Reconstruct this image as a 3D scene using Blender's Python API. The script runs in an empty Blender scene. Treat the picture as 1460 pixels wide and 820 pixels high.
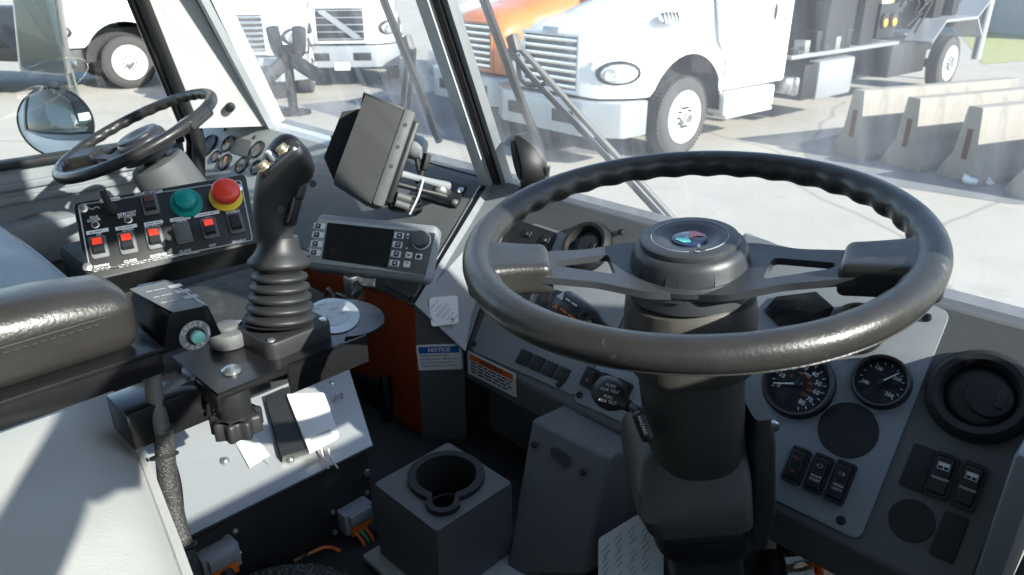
import bpy, bmesh, math, random
from mathutils import Vector, Matrix, geometry
random.seed(7)
sc = bpy.context.scene
COL = sc.collection
R = math.radians
# ------------------------------------------------------------------ camera, sky, sun, exposure
FPX, PITCH, YAW, HCAM = 1050.0, math.atan(460 / 1050), R(44.5), 2.4
OFF = Vector((0, 0, HCAM))                      # all coordinates below are metres relative to the camera's eye point
cd = bpy.data.cameras.new('camera'); cam = bpy.data.objects.new('camera', cd); COL.objects.link(cam)
cam.location = OFF; cam.rotation_euler = (math.pi / 2 - PITCH, 0, YAW)
cd.sensor_width = 36; cd.lens = 36 * FPX / 1460; cd.clip_start = 0.02; cd.clip_end = 2000
cd.dof.use_dof = True; cd.dof.focus_distance = 0.95; cd.dof.aperture_fstop = 11
sc.camera = cam
SUN_AZ, SUN_EL = R(86), R(29)
w = bpy.data.worlds.new('World'); sc.world = w; w.use_nodes = True
nt = w.node_tree; bg = nt.nodes['Background']
sky = nt.nodes.new('ShaderNodeTexSky'); sky.sky_type = 'NISHITA'; sky.sun_disc = False
sky.sun_elevation = SUN_EL; sky.sun_rotation = SUN_AZ; sky.dust_density = .7
nt.links.new(sky.outputs[0], bg.inputs[0]); bg.inputs[1].default_value = 0.15
sl = bpy.data.lights.new('sun', 'SUN'); sl.energy = 4.6; sl.angle = R(0.53); sl.color = (1, .96, .9)
so = bpy.data.objects.new('sun', sl); COL.objects.link(so)
sd = Vector((math.sin(SUN_AZ) * math.cos(SUN_EL), math.cos(SUN_AZ) * math.cos(SUN_EL), math.sin(SUN_EL)))
so.rotation_euler = sd.to_track_quat('Z', 'Y').to_euler(); so.location = OFF + sd * 30
vs = sc.view_settings; vs.view_transform = 'Standard'; vs.look = 'None'; vs.exposure = 1.3; vs.gamma = 1
vs.use_curve_mapping = False
sc.render.engine = 'CYCLES'
cy = sc.cycles; cy.use_denoising = True; cy.max_bounces = 10; cy.diffuse_bounces = 5; cy.transparent_max_bounces = 16
cy.sample_clamp_indirect = 6; cy.caustics_reflective = False; cy.caustics_refractive = False

# ------------------------------------------------------------------ pixel helpers
def ray(u, v):
    x = (u - 730) / FPX; y = -(v - 410) / FPX
    f = math.cos(PITCH) + y * math.sin(PITCH); up = -math.sin(PITCH) + y * math.cos(PITCH)
    return Vector((x * math.cos(YAW) - f * math.sin(YAW), x * math.sin(YAW) + f * math.cos(YAW), up))
def at(u, v, s): return ray(u, v) * s
def onz(u, v, z): r = ray(u, v); return r * (z / r.z)
def onx(u, v, x): r = ray(u, v); return r * (x / r.x)
def ony(u, v, y): r = ray(u, v); return r * (y / r.y)
def cw(right, fwd, z=0):                        # camera-heading frame -> world axes
    return Vector((right * math.cos(YAW) - fwd * math.sin(YAW), right * math.sin(YAW) + fwd * math.cos(YAW), z))
def T(x, y=None, z=None):
    return Matrix.Translation(x if y is None else (x, y, z))
def RZ(a): return Matrix.Rotation(a, 4, 'Z')
def RX(a): return Matrix.Rotation(a, 4, 'X')
def RY(a): return Matrix.Rotation(a, 4, 'Y')
def axes(o, x, n):
    n = Vector(n).normalized(); x = Vector(x); x = (x - n * x.dot(n)).normalized(); y = n.cross(x)
    return Matrix(((x.x, y.x, n.x, o[0]), (x.y, y.y, n.y, o[1]), (x.z, y.z, n.z, o[2]), (0, 0, 0, 1)))
def along(p, d):                                # matrix with local z along d
    d = Vector(d).normalized(); h = Vector((0, 0, 1)) if abs(d.z) < .9 else Vector((1, 0, 0))
    return axes(p, h.cross(d), d)
class Fr:
    def __init__(s, o, x, n):
        s.M = axes(o, x, n); s.o = Vector(o); s.n = s.M.col[2].to_3d(); s.I = s.M.inverted()
    def hit(s, u, v, h=0.0):
        r = ray(u, v); p = r * ((s.o + s.n * h).dot(s.n) / r.dot(s.n)); q = s.I @ p
        return (q.x, q.y)
    def poly(s, pts, h=0.0): return [s.hit(u, v, h) for u, v in pts]
    def at(s, x, y, h=0.0, rot=0.0): return s.M @ T(x, y, h) @ RZ(rot)
    def px(s, u, v, h=0.0, rot=0.0):
        x, y = s.hit(u, v, h); return s.at(x, y, h, rot)

# ------------------------------------------------------------------ mesh builder
def rpoly(pts, r, n=4):
    out = []; N = len(pts)
    for i in range(N):
        p = Vector(pts[i][:2]); a = Vector(pts[i - 1][:2]); b = Vector(pts[(i + 1) % N][:2])
        da = (a - p); db = (b - p); rr = min(r, da.length * .45, db.length * .45)
        if rr < 1e-6: out.append(tuple(p)); continue
        a1 = p + da.normalized() * rr; b1 = p + db.normalized() * rr
        for k in range(n + 1):
            t = k / n; q = a1 * (1 - t) ** 2 + p * 2 * t * (1 - t) + b1 * t * t; out.append((q.x, q.y))
    return out
def rect(w, h, cx=0, cy=0): return [(cx - w / 2, cy - h / 2), (cx + w / 2, cy - h / 2), (cx + w / 2, cy + h / 2), (cx - w / 2, cy + h / 2)]
def ell(rx, ry, n=32, cx=0, cy=0): return [(cx + rx * math.cos(2 * math.pi * k / n), cy + ry * math.sin(2 * math.pi * k / n)) for k in range(n)]
def area(p): return sum(p[i - 1][0] * p[i][1] - p[i][0] * p[i - 1][1] for i in range(len(p))) / 2
ID = Matrix.Identity(4)
class MB:
    def __init__(s): s.v = []; s.f = []
    def add(s, vs, fs, M=ID):
        b = len(s.v); s.v += [M @ Vector(v) for v in vs]; s.f += [[b + i for i in f] for f in fs]; return s
    def box(s, sx, sy, sz, M=ID, bev=0.0, seg=2):
        bm = bmesh.new(); bmesh.ops.create_cube(bm, size=1)
        for v in bm.verts: v.co = Vector((v.co.x * sx, v.co.y * sy, v.co.z * sz))
        if bev > 0: bmesh.ops.bevel(bm, geom=bm.edges[:], offset=min(bev, min(sx, sy, sz) * .45), segments=seg, profile=.5, affect='EDGES')
        bm.verts.index_update(); s.add([v.co.copy() for v in bm.verts], [[v.index for v in f.verts] for f in bm.faces], M); bm.free(); return s
    def bb(s, x0, x1, y0, y1, z0, z1, bev=0.0, M=ID):
        return s.box(abs(x1 - x0), abs(y1 - y0), abs(z1 - z0), M @ T((x0 + x1) / 2, (y0 + y1) / 2, (z0 + z1) / 2), bev)
    def lathe(s, prof, M=ID, seg=32, sx=1.0, sy=1.0, cap=True):
        vs = []; fs = []; n = len(prof)
        for k in range(seg):
            a = 2 * math.pi * k / seg; c, d = math.cos(a), math.sin(a)
            vs += [(r * c * sx, r * d * sy, z) for r, z in prof]
        for k in range(seg):
            k2 = (k + 1) % seg
            for i in range(n - 1): fs.append([k * n + i, k2 * n + i, k2 * n + i + 1, k * n + i + 1])
        if cap and prof[0][0] > 1e-6: fs.append([k * n for k in range(seg)][::-1])
        if cap and prof[-1][0] > 1e-6: fs.append([k * n + n - 1 for k in range(seg)])
        return s.add(vs, fs, M)
    def cyl(s, r, h, M=ID, seg=24, bev=0.0, r2=None):
        r2 = r if r2 is None else r2; b = min(bev, h * .45, r * .45)
        p = [(r, 0), (r2, h)] if b <= 0 else [(r - b, 0), (r - b * .3, b * .3), (r, b), (r2, h - b), (r2 - b * .3, h - b * .3), (r2 - b, h)]
        return s.lathe(p, M, seg)
    def rod(s, a, b, r, seg=12, r2=None):
        a = Vector(a); b = Vector(b); return s.cyl(r, (b - a).length, along(a, b - a), seg, r2=r2)
    def ball(s, r, M=ID, seg=20, sx=1, sy=1, sz=1):
        return s.lathe([(r * math.sin(math.pi * k / 10), -r * math.cos(math.pi * k / 10) * sz) for k in range(11)], M, seg, sx, sy)
    def tube(s, pts, r, seg=10, M=ID, smooth=0):
        pts = [Vector(p) for p in pts]
        if smooth:
            q = []
            for i in range(len(pts) - 1):
                p0 = pts[max(i - 1, 0)]; p1 = pts[i]; p2 = pts[i + 1]; p3 = pts[min(i + 2, len(pts) - 1)]
                for k in range(smooth):
                    t = k / smooth
                    q.append(.5 * (2 * p1 + (p2 - p0) * t + (2 * p0 - 5 * p1 + 4 * p2 - p3) * t * t + (3 * p1 - p0 - 3 * p2 + p3) * t ** 3))
            q.append(pts[-1]); pts = q
        n = len(pts); rs = r if callable(r) else (lambda t: r)
        vs = []; fs = []; t0 = (pts[1] - pts[0]).normalized()
        nx = t0.cross(Vector((.3, .5, .8))).normalized()
        for i, p in enumerate(pts):
            t = (pts[min(i + 1, n - 1)] - pts[max(i - 1, 0)]).normalized()
            nx = (nx - t * nx.dot(t)).normalized(); ny = t.cross(nx); rr = rs(i / (n - 1))
            vs += [p + (nx * math.cos(2 * math.pi * k / seg) + ny * math.sin(2 * math.pi * k / seg)) * rr for k in range(seg)]
        for i in range(n - 1):
            for k in range(seg):
                k2 = (k + 1) % seg; fs.append([i * seg + k, i * seg + k2, (i + 1) * seg + k2, (i + 1) * seg + k])
        fs.append(list(range(seg))[::-1]); fs.append([(n - 1) * seg + k for k in range(seg)])
        return s.add(vs, fs, M)
    def prism(s, poly, h, M=ID, bev=0.0, holes=(), h0=0.0):
        poly = [tuple(p[:2]) for p in poly]
        if area(poly) < 0: poly = poly[::-1]
        if holes:
            hs = [[tuple(p[:2]) for p in (q if area(q) < 0 else q[::-1])] for q in holes]
            loops = [poly] + hs; flat = [p for l in loops for p in l]; N = len(flat)
            tris = geometry.tessellate_polygon([[Vector((x, y, 0)) for x, y in l] for l in loops])
            vs = [(x, y, h0) for x, y in flat] + [(x, y, h0 + h) for x, y in flat]; fs = []
            for t in tris:
                a = area([flat[i] for i in t]); t = list(t) if a > 0 else list(t)[::-1]
                fs.append([i + N for i in t]); fs.append(t[::-1])
            b = 0
            for l in loops:
                m = len(l)
                for i in range(m): j = (i + 1) % m; fs.append([b + i, b + j, b + j + N, b + i + N])
                b += m
            return s.add(vs, fs, M)
        n = len(poly); rings = [(0, h0), (0, h0 + h)]
        if bev > 0: rings = [(0, h0), (0, h0 + h - bev), (bev * .3, h0 + h - bev * .3), (bev, h0 + h)]
        vs = []
        for ins, z in rings:
            for i in range(n):
                if ins == 0: vs.append((poly[i][0], poly[i][1], z)); continue
                p = Vector(poly[i]); a = (p - Vector(poly[i - 1])); b = (Vector(poly[(i + 1) % n]) - p)
                if a.length < 1e-9: a = b
                if b.length < 1e-9: b = a
                na = Vector((-a.y, a.x)).normalized(); nb = Vector((-b.y, b.x)).normalized(); m = na + nb
                m = m.normalized() / max(.5, m.normalized().dot(na)) if m.length > 1e-6 else na
                q = p + m * ins; vs.append((q.x, q.y, z))
        fs = [list(range(n))[::-1], [(len(rings) - 1) * n + i for i in range(n)]]
        for k in range(len(rings) - 1):
            for i in range(n): j = (i + 1) % n; fs.append([k * n + i, k * n + j, (k + 1) * n + j, (k + 1) * n + i])
        return s.add(vs, fs, M)
    def soft(s, sx, sy, sz, r, M=ID, n=8, fn=None):
        """rounded box with subdivided faces; fn(co) may reshape it"""
        vs = {}; fs = []
        def vid(p):
            k = tuple(round(c, 5) for c in p)
            if k not in vs: vs[k] = len(vs)
            return vs[k]
        h = Vector((sx / 2, sy / 2, sz / 2))
        def grid(L):
            g = [-L, -L + r * .3, -L + r * .7]; m = max(2, n)
            g += [-L + r + (2 * L - 2 * r) * k / m for k in range(m + 1)]; g += [L - r * .7, L - r * .3, L]
            return g
        G = [grid(h.x), grid(h.y), grid(h.z)]
        for ax in range(3):
            a, b = [(1, 2), (2, 0), (0, 1)][ax]
            for sg in (-1, 1):
                for i in range(len(G[a]) - 1):
                    for j in range(len(G[b]) - 1):
                        q = []
                        for (ii, jj) in ((i, j), (i + 1, j), (i + 1, j + 1), (i, j + 1)):
                            c = [0, 0, 0]; c[ax] = sg * h[ax]; c[a] = G[a][ii]; c[b] = G[b][jj]; q.append(vid(c))
                        fs.append(q if sg > 0 else q[::-1])
        out = []
        for k in vs:
            p = Vector(k); q = Vector([max(-(h[i] - r), min(h[i] - r, p[i])) for i in range(3)]); d = p - q
            p = q + d.normalized() * r if d.length > 1e-9 else p
            out.append(fn(p) if fn else p)
        return s.add(out, fs, M)
    def torus(s, Rr, r, M=ID, seg=96, rs=20, mod=None):
        vs = []; fs = []
        for k in range(seg):
            a = 2 * math.pi * k / seg
            for j in range(rs):
                b = 2 * math.pi * j / rs; rr = r + (mod(a, b) if mod else 0)
                q = Rr + rr * math.cos(b); vs.append((q * math.cos(a), q * math.sin(a), rr * math.sin(b)))
        for k in range(seg):
            for j in range(rs):
                k2, j2 = (k + 1) % seg, (j + 1) % rs; fs.append([k * rs + j, k2 * rs + j, k2 * rs + j2, k * rs + j2])
        return s.add(vs, fs, M)
    def hexa(s, b4, t4):
        return s.add(list(b4) + list(t4), [[3, 2, 1, 0], [4, 5, 6, 7], [0, 1, 5, 4], [1, 2, 6, 5], [2, 3, 7, 6], [3, 0, 4, 7]])
    def quad(s, pts): return s.add(pts, [list(range(len(pts)))])
    def slab(s, pts, th):                       # polygon in space, thickened backwards along its normal
        p = [Vector(q) for q in pts]; n = geometry.normal(p) * th; N = len(p)
        return s.add(p + [q - n for q in p], [list(range(N)), [N + i for i in range(N)][::-1]] + [[i, N + i, N + (i + 1) % N, (i + 1) % N] for i in range(N)])
    def text(s, body, size, M, align='CENTER', shear=0.0, bold=0.0):
        vs, fs = glyphs(body, align, shear, bold); s.add([(v[0] * size, v[1] * size, 0) for v in vs], fs, M); return s
_gl = {}
def glyphs(body, align, shear, bold):
    k = (body, align, shear, bold)
    if k not in _gl:
        c = bpy.data.curves.new('t', 'FONT'); c.body = body; c.size = 1; c.align_x = align; c.align_y = 'CENTER'; c.shear = shear; c.resolution_u = 2; c.offset = bold
        o = bpy.data.objects.new('t', c); m = o.to_mesh()
        _gl[k] = ([tuple(v.co) for v in m.vertices], [list(p.vertices) for p in m.polygons])
        o.to_mesh_clear(); bpy.data.objects.remove(o); bpy.data.curves.remove(c)
    return _gl[k]

def bars(mb, M, length, h, seed, gap=.35):
    # a line of print too fine to read: one small bar for each word
    rg = random.Random(seed); x = 0.0
    while x < length:
        w_ = min(length - x, h * rg.uniform(1.2, 3.6))
        if w_ < h * .8: break
        mb.prism(rect(w_, h * .5, x + w_ / 2, 0), .0002, M); x += w_ + h * (gap + .25)
    return mb
def mesh(name, mb, mat, off, sharp=38):
    me = bpy.data.meshes.new(name); me.from_pydata([v - off for v in mb.v], [], mb.f); me.update()
    bm = bmesh.new(); bm.from_mesh(me); bmesh.ops.recalc_face_normals(bm, faces=bm.faces[:]) if len(bm.faces) < 60000 else None
    for f in bm.faces: f.smooth = True
    ca = R(sharp)
    for e in bm.edges:
        if len(e.link_faces) == 2: e.smooth = e.calc_face_angle(0) < ca
    bm.to_mesh(me); bm.free(); me.materials.append(mat); return me
ROOT = {}
def thing(name, label, cat, loc, group=None):
    o = bpy.data.objects.new(name, None); COL.objects.link(o); o.location = Vector(loc) + OFF; o.empty_display_size = .05
    o['label'] = label; o['category'] = cat
    if group: o['group'] = group
    ROOT[o.name] = Vector(loc); return o
def part(par, name, mb, mat, label=None, sharp=38):
    off = ROOT[par.name]; o = bpy.data.objects.new(name, mesh(name, mb, mat, off, sharp)); COL.objects.link(o)
    o.parent = par; ROOT[o.name] = off
    if label: o['label'] = label
    return o
def single(name, mb, mat, label, cat, group=None, kind=None, sharp=38):
    xs = [v.x for v in mb.v]; ys = [v.y for v in mb.v]; zs = [v.z for v in mb.v]
    loc = Vector(((min(xs) + max(xs)) / 2, (min(ys) + max(ys)) / 2, min(zs)))
    o = bpy.data.objects.new(name, mesh(name, mb, mat, loc, sharp)); COL.objects.link(o); o.location = loc + OFF
    ROOT[o.name] = loc
    if kind: o['kind'] = kind
    o['label'] = label; o['category'] = cat
    if group: o['group'] = group
    return o
def struct(name, mb, mat, label=None):
    o = single(name, mb, mat, label or name.replace('_', ' '), name.split('_')[-1], kind='structure')
    return o

# ------------------------------------------------------------------ materials
def mat(name, col, rough=.5, metal=0.0, var=.12, vs_=25.0, bump=0.0, bs=400.0, spec=.5, coat=0.0, col2=None, c2=(.52, .7), c2s=6.0, rv=.12, emit=None, streak=None):
    m = bpy.data.materials.new(name); m.use_nodes = True; n = m.node_tree.nodes; l = m.node_tree.links; b = n['Principled BSDF']
    col = (col,) * 3 if not isinstance(col, tuple) else col
    tc = n.new('ShaderNodeTexCoord'); src = tc.outputs['Object']
    if streak:
        mp = n.new('ShaderNodeMapping'); mp.inputs['Scale'].default_value = streak; l.new(src, mp.inputs[0]); src2 = mp.outputs[0]
    else: src2 = src
    nz = n.new('ShaderNodeTexNoise'); nz.inputs['Scale'].default_value = vs_; nz.inputs['Detail'].default_value = 5; l.new(src2, nz.inputs['Vector'])
    mx = n.new('ShaderNodeMix'); mx.data_type = 'RGBA'
    mx.inputs[6].default_value = tuple(c * (1 - var) for c in col) + (1,); mx.inputs[7].default_value = tuple(min(1, c * (1 + var)) for c in col) + (1,)
    l.new(nz.outputs[0], mx.inputs[0]); out = mx.outputs[2]
    if col2:
        n2 = n.new('ShaderNodeTexNoise'); n2.inputs['Scale'].default_value = c2s; n2.inputs['Detail'].default_value = 8; n2.inputs['Roughness'].default_value = .65; l.new(src2, n2.inputs['Vector'])
        rp = n.new('ShaderNodeMapRange'); rp.inputs[1].default_value = c2[0]; rp.inputs[2].default_value = c2[1]; l.new(n2.outputs[0], rp.inputs[0])
        m2 = n.new('ShaderNodeMix'); m2.data_type = 'RGBA'; l.new(rp.outputs[0], m2.inputs[0]); l.new(out, m2.inputs[6]); m2.inputs[7].default_value = tuple(col2) + (1,); out = m2.outputs[2]
    l.new(out, b.inputs['Base Color'])
    if rv:
        rr = n.new('ShaderNodeMapRange'); rr.inputs[3].default_value = max(.02, rough - rv); rr.inputs[4].default_value = min(1, rough + rv)
        n3 = n.new('ShaderNodeTexNoise'); n3.inputs['Scale'].default_value = vs_ * 1.7; n3.inputs['Detail'].default_value = 6; l.new(src2, n3.inputs['Vector']); l.new(n3.outputs[0], rr.inputs[0]); l.new(rr.outputs[0], b.inputs['Roughness'])
    else: b.inputs['Roughness'].default_value = rough
    b.inputs['Metallic'].default_value = metal; b.inputs['Specular IOR Level'].default_value = spec; b.inputs['Coat Weight'].default_value = coat
    if bump:
        n4 = n.new('ShaderNodeTexNoise'); n4.inputs['Scale'].default_value = bs; n4.inputs['Detail'].default_value = 3; l.new(src2, n4.inputs['Vector'])
        bp = n.new('ShaderNodeBump'); bp.inputs['Strength'].default_value = bump; bp.inputs['Distance'].default_value = .002; l.new(n4.outputs[0], bp.inputs['Height']); l.new(bp.outputs[0], b.inputs['Normal'])
    if emit: b.inputs['Emission Color'].default_value = tuple(emit[:3]) + (1,); b.inputs['Emission Strength'].default_value = emit[3]
    return m
def glass_mat(name, dust=.06, tint=(.93, .97, .95), streaks=True, gl=.05):
    m = bpy.data.materials.new(name); m.use_nodes = True; n = m.node_tree.nodes; l = m.node_tree.links; n.remove(n['Principled BSDF'])
    out = n['Material Output']; tr = n.new('ShaderNodeBsdfTransparent'); tr.inputs[0].default_value = tint + (1,)
    gs = n.new('ShaderNodeBsdfGlossy'); gs.inputs['Roughness'].default_value = .02
    lw = n.new('ShaderNodeLayerWeight'); pw = n.new('ShaderNodeMath'); pw.operation = 'POWER'; pw.inputs[1].default_value = 5; l.new(lw.outputs['Facing'], pw.inputs[0]); fr = n.new('ShaderNodeMath'); fr.operation = 'MULTIPLY_ADD'; fr.inputs[1].default_value = .9; fr.inputs[2].default_value = gl; l.new(pw.outputs[0], fr.inputs[0]); lw.inputs[0].default_value = .5
    m1 = n.new('ShaderNodeMixShader'); l.new(fr.outputs[0], m1.inputs[0]); l.new(tr.outputs[0], m1.inputs[1]); l.new(gs.outputs[0], m1.inputs[2])
    df = n.new('ShaderNodeBsdfTranslucent'); df.inputs[0].default_value = (.95, .97, 1, 1); d2 = n.new('ShaderNodeBsdfDiffuse'); d2.inputs[0].default_value = (.9, .93, .95, 1)
    ad = n.new('ShaderNodeMixShader'); ad.inputs[0].default_value = .5; l.new(df.outputs[0], ad.inputs[1]); l.new(d2.outputs[0], ad.inputs[2])
    m2 = n.new('ShaderNodeMixShader'); l.new(m1.outputs[0], m2.inputs[1]); l.new(ad.outputs[0], m2.inputs[2]); m2.inputs[0].default_value = dust
    if streaks:
        tc = n.new('ShaderNodeTexCoord'); nz = n.new('ShaderNodeTexNoise'); nz.inputs['Scale'].default_value = 7; nz.inputs['Detail'].default_value = 8; l.new(tc.outputs['Object'], nz.inputs['Vector'])
        mr = n.new('ShaderNodeMapRange'); mr.inputs[1].default_value = .3; mr.inputs[2].default_value = .75; mr.inputs[3].default_value = dust * .6; mr.inputs[4].default_value = dust * 1.5; l.new(nz.outputs[0], mr.inputs[0])
        vo = n.new('ShaderNodeTexVoronoi'); vo.inputs['Scale'].default_value = 90; l.new(tc.outputs['Object'], vo.inputs['Vector'])
        ms = n.new('ShaderNodeMapRange'); ms.inputs[1].default_value = .05; ms.inputs[2].default_value = .11; ms.inputs[3].default_value = .35; ms.inputs[4].default_value = 0; l.new(vo.outputs['Distance'], ms.inputs[0])
        n5 = n.new('ShaderNodeTexNoise'); n5.inputs['Scale'].default_value = 40; l.new(tc.outputs['Object'], n5.inputs['Vector'])
        gt = n.new('ShaderNodeMath'); gt.operation = 'GREATER_THAN'; gt.inputs[1].default_value = .62; l.new(n5.outputs[0], gt.inputs[0])
        mu = n.new('ShaderNodeMath'); mu.operation = 'MULTIPLY'; l.new(ms.outputs[0], mu.inputs[0]); l.new(gt.outputs[0], mu.inputs[1])
        mp = n.new('ShaderNodeMapping'); mp.inputs['Scale'].default_value = (34, 2, 2.2); mp.inputs['Rotation'].default_value = (0, .35, 0); l.new(tc.outputs['Object'], mp.inputs[0])
        n7 = n.new('ShaderNodeTexNoise'); n7.inputs['Scale'].default_value = 1; n7.inputs['Detail'].default_value = 5; l.new(mp.outputs[0], n7.inputs['Vector'])
        m7 = n.new('ShaderNodeMapRange'); m7.inputs[1].default_value = .35; m7.inputs[2].default_value = .75; m7.inputs[3].default_value = .7; m7.inputs[4].default_value = 1.6; l.new(n7.outputs[0], m7.inputs[0])
        x7 = n.new('ShaderNodeMath'); x7.operation = 'MULTIPLY'; l.new(mr.outputs[0], x7.inputs[0]); l.new(m7.outputs[0], x7.inputs[1])
        a2 = n.new('ShaderNodeMath'); a2.operation = 'ADD'; l.new(x7.outputs[0], a2.inputs[0]); l.new(mu.outputs[0], a2.inputs[1]); l.new(a2.outputs[0], m2.inputs[0])
    l.new(m2.outputs[0], out.inputs[0]); return m
K = dict(
    dash=mat('dash_grey_plastic', (.112, .116, .117), .55, var=.12, bump=.25, bs=900, col2=(.15, .155, .155), c2=(.6, .9), c2s=11),
    plate=mat('faceplate_grey', (.265, .285, .30), .5, var=.09, bump=.3, bs=1100, col2=(.33, .35, .36), c2=(.6, .9), c2s=14),
    light=mat('light_grey_paint', (.40, .42, .41), .45, var=.06, bump=.1, bs=500),
    black=mat('black_plastic', (.016, .017, .018), .42, bump=.15, bs=1500),
    gloss=mat('black_gloss_paint', (.012, .012, .013), .22, var=.3, rv=.1),
    rubber=mat('black_rubber', (.016, .016, .017), .62, bump=.1, bs=800),
    boot=mat('boot_rubber', (.018, .0185, .0195), .5, rv=.08, bump=.05, bs=700),
    grip=mat('wheel_grip', (.03, .029, .028), .34, var=.3, vs_=30, bump=.16, bs=420, rv=.16, col2=(.12, .118, .11), c2=(.63, .74), c2s=55),
    spoke=mat('spoke_black', (.038, .041, .046), .38, bump=.1, bs=1200),
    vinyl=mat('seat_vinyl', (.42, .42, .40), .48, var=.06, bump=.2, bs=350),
    pad=mat('armrest_vinyl', (.024, .022, .02), .34, var=.12, bump=.2, bs=300),
    alu=mat('brushed_aluminium', (.42, .43, .43), .34, .5, var=.04, vs_=5, rv=.08),
    steel=mat('zinc_steel', (.6, .6, .58), .3, .9),
    chrome=mat('chrome', (.8, .8, .8), .08, 1.0, rv=.03),
    mirror=mat('mirror_glass', (.82, .85, .86), .015, 1.0, var=.01, rv=0),
    orange=mat('orange_cab_paint', (.5, .075, .018), .4, var=.15),
    panelblack=mat('panel_black', (.014, .015, .016), .4, var=.3),
    lining=mat('cab_lining', (.4, .4, .39), .8, var=.05),
    white=mat('white_print', (.8, .8, .78), .6, var=.03),
    paper=mat('white_label', (.72, .74, .73), .55, var=.03),
    ink=mat('dark_print', (.03, .03, .04), .6),
    grey_ink=mat('grey_print', (.35, .37, .38), .6),
    blue=mat('blue_print', (.01, .11, .42), .5),
    warn=mat('orange_print', (.72, .16, .02), .5),
    red=mat('red_plastic', (.75, .05, .025), .3, var=.05, rv=.05),
    redlens=mat('red_lens', (.6, .03, .02), .25, emit=(1, .08, .03, .25)),
    yellow=mat('yellow_plastic', (.85, .68, .06), .4, var=.04),
    green=mat('green_plastic', (.0, .27, .24), .35, var=.05),
    mint=mat('mint_lens', (.25, .62, .55), .25, var=.04),
    brass=mat('brass_button', (.3, .26, .17), .35, .7, var=.03, rv=0),
    screen=mat('dark_screen', (.01, .013, .015), .16, var=.5, vs_=12, col2=(.06, .065, .06), c2=(.55, .8), c2s=14, rv=.08),
    dusty=mat('dusty_console', (.02, .021, .02), .8, var=.3, vs_=18, col2=(.075, .08, .07), c2=(.5, .78), c2s=16, bump=.3, bs=300),
    kick=mat('kick_panel_black', (.02, .022, .023), .5, var=.4, vs_=20, col2=(.11, .12, .12), c2=(.56, .8), c2s=10, bump=.1, bs=200),
    floor=mat('floor_rubber', (.022, .024, .026), .7, var=.3, bump=.3, bs=200),
    speck=mat('speckled_mat', (.02, .02, .02), .8, var=.3, col2=(.32, .31, .26), c2=(.52, .66), c2s=260, bump=.5, bs=300),
    column=mat('column_plastic', (.058, .054, .048), .45, var=.1, bump=.2, bs=900),
    wpaint=mat('white_truck_paint', (.74, .75, .75), .3, var=.03, vs_=3, coat=.3, bump=0),
    opaint=mat('orange_truck_paint', (.62, .17, .03), .3, var=.05, vs_=3, coat=.3),
    tyre=mat('tyre_rubber', (.05, .049, .047), .85, var=.25, bump=.4, bs=60),
    dark=mat('chassis_black', (.012, .012, .013), .55, var=.4, vs_=8),
    tank=mat('grey_tank', (.35, .37, .39), .35, .4),
    lens=mat('clear_headlight', (.6, .63, .65), .1, .3, var=.15, vs_=10),
    amber=mat('amber_lens', (.8, .42, .03), .25),
    conc=mat('barrier_concrete', (.27, .25, .215), .85, var=.15, vs_=6, col2=(.15, .14, .12), c2=(.5, .75), c2s=3.5, bump=.5, bs=40, streak=(1, 1, .5)),
    rust=mat('rusty_slot', (.1, .035, .025), .8, var=.3),
    ground=mat('yard_concrete', (.37, .345, .30), .9, var=.09, vs_=1.5, col2=(.30, .28, .245), c2=(.45, .8), c2s=.35, bump=.4, bs=25),
    asphalt=mat('dark_grey_ground', (.16, .165, .17), .9, var=.15, vs_=2, bump=.4, bs=30, col2=(.24, .24, .235), c2=(.5, .75), c2s=.8),  # mottled dark grey for the two flat ground areas
    grass=mat('dry_grass', (.3, .31, .14), .9, var=.35, vs_=4),
    siding=mat('metal_siding', (.26, .28, .29), .5, var=.05),
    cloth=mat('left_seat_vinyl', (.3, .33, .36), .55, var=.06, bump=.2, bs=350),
    wire_o=mat('orange_wire', (.7, .14, .03), .45), wire_g=mat('green_wire', (.06, .25, .14), .45), wire_w=mat('grey_wire', (.5, .5, .5), .45),
    sleeve=mat('braided_sleeve', (.03, .03, .03), .45, var=.5, vs_=300, col2=(.09, .09, .09), c2=(.5, .62), c2s=420, bump=.8, bs=500),
    hose=mat('grey_loom', (.11, .108, .105), .55),
    conn=mat('grey_connector', (.3, .32, .35), .5),
    emb=mat('emblem_teal', (.1, .5, .45), .2, coat=.5), emr=mat('emblem_red', (.6, .1, .08), .2, coat=.5), emb2=mat('emblem_navy', (.02, .03, .08), .15, coat=.5),
    glass=glass_mat('windshield_glass', .165), side=glass_mat('door_glass', .012, streaks=False),
)
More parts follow.
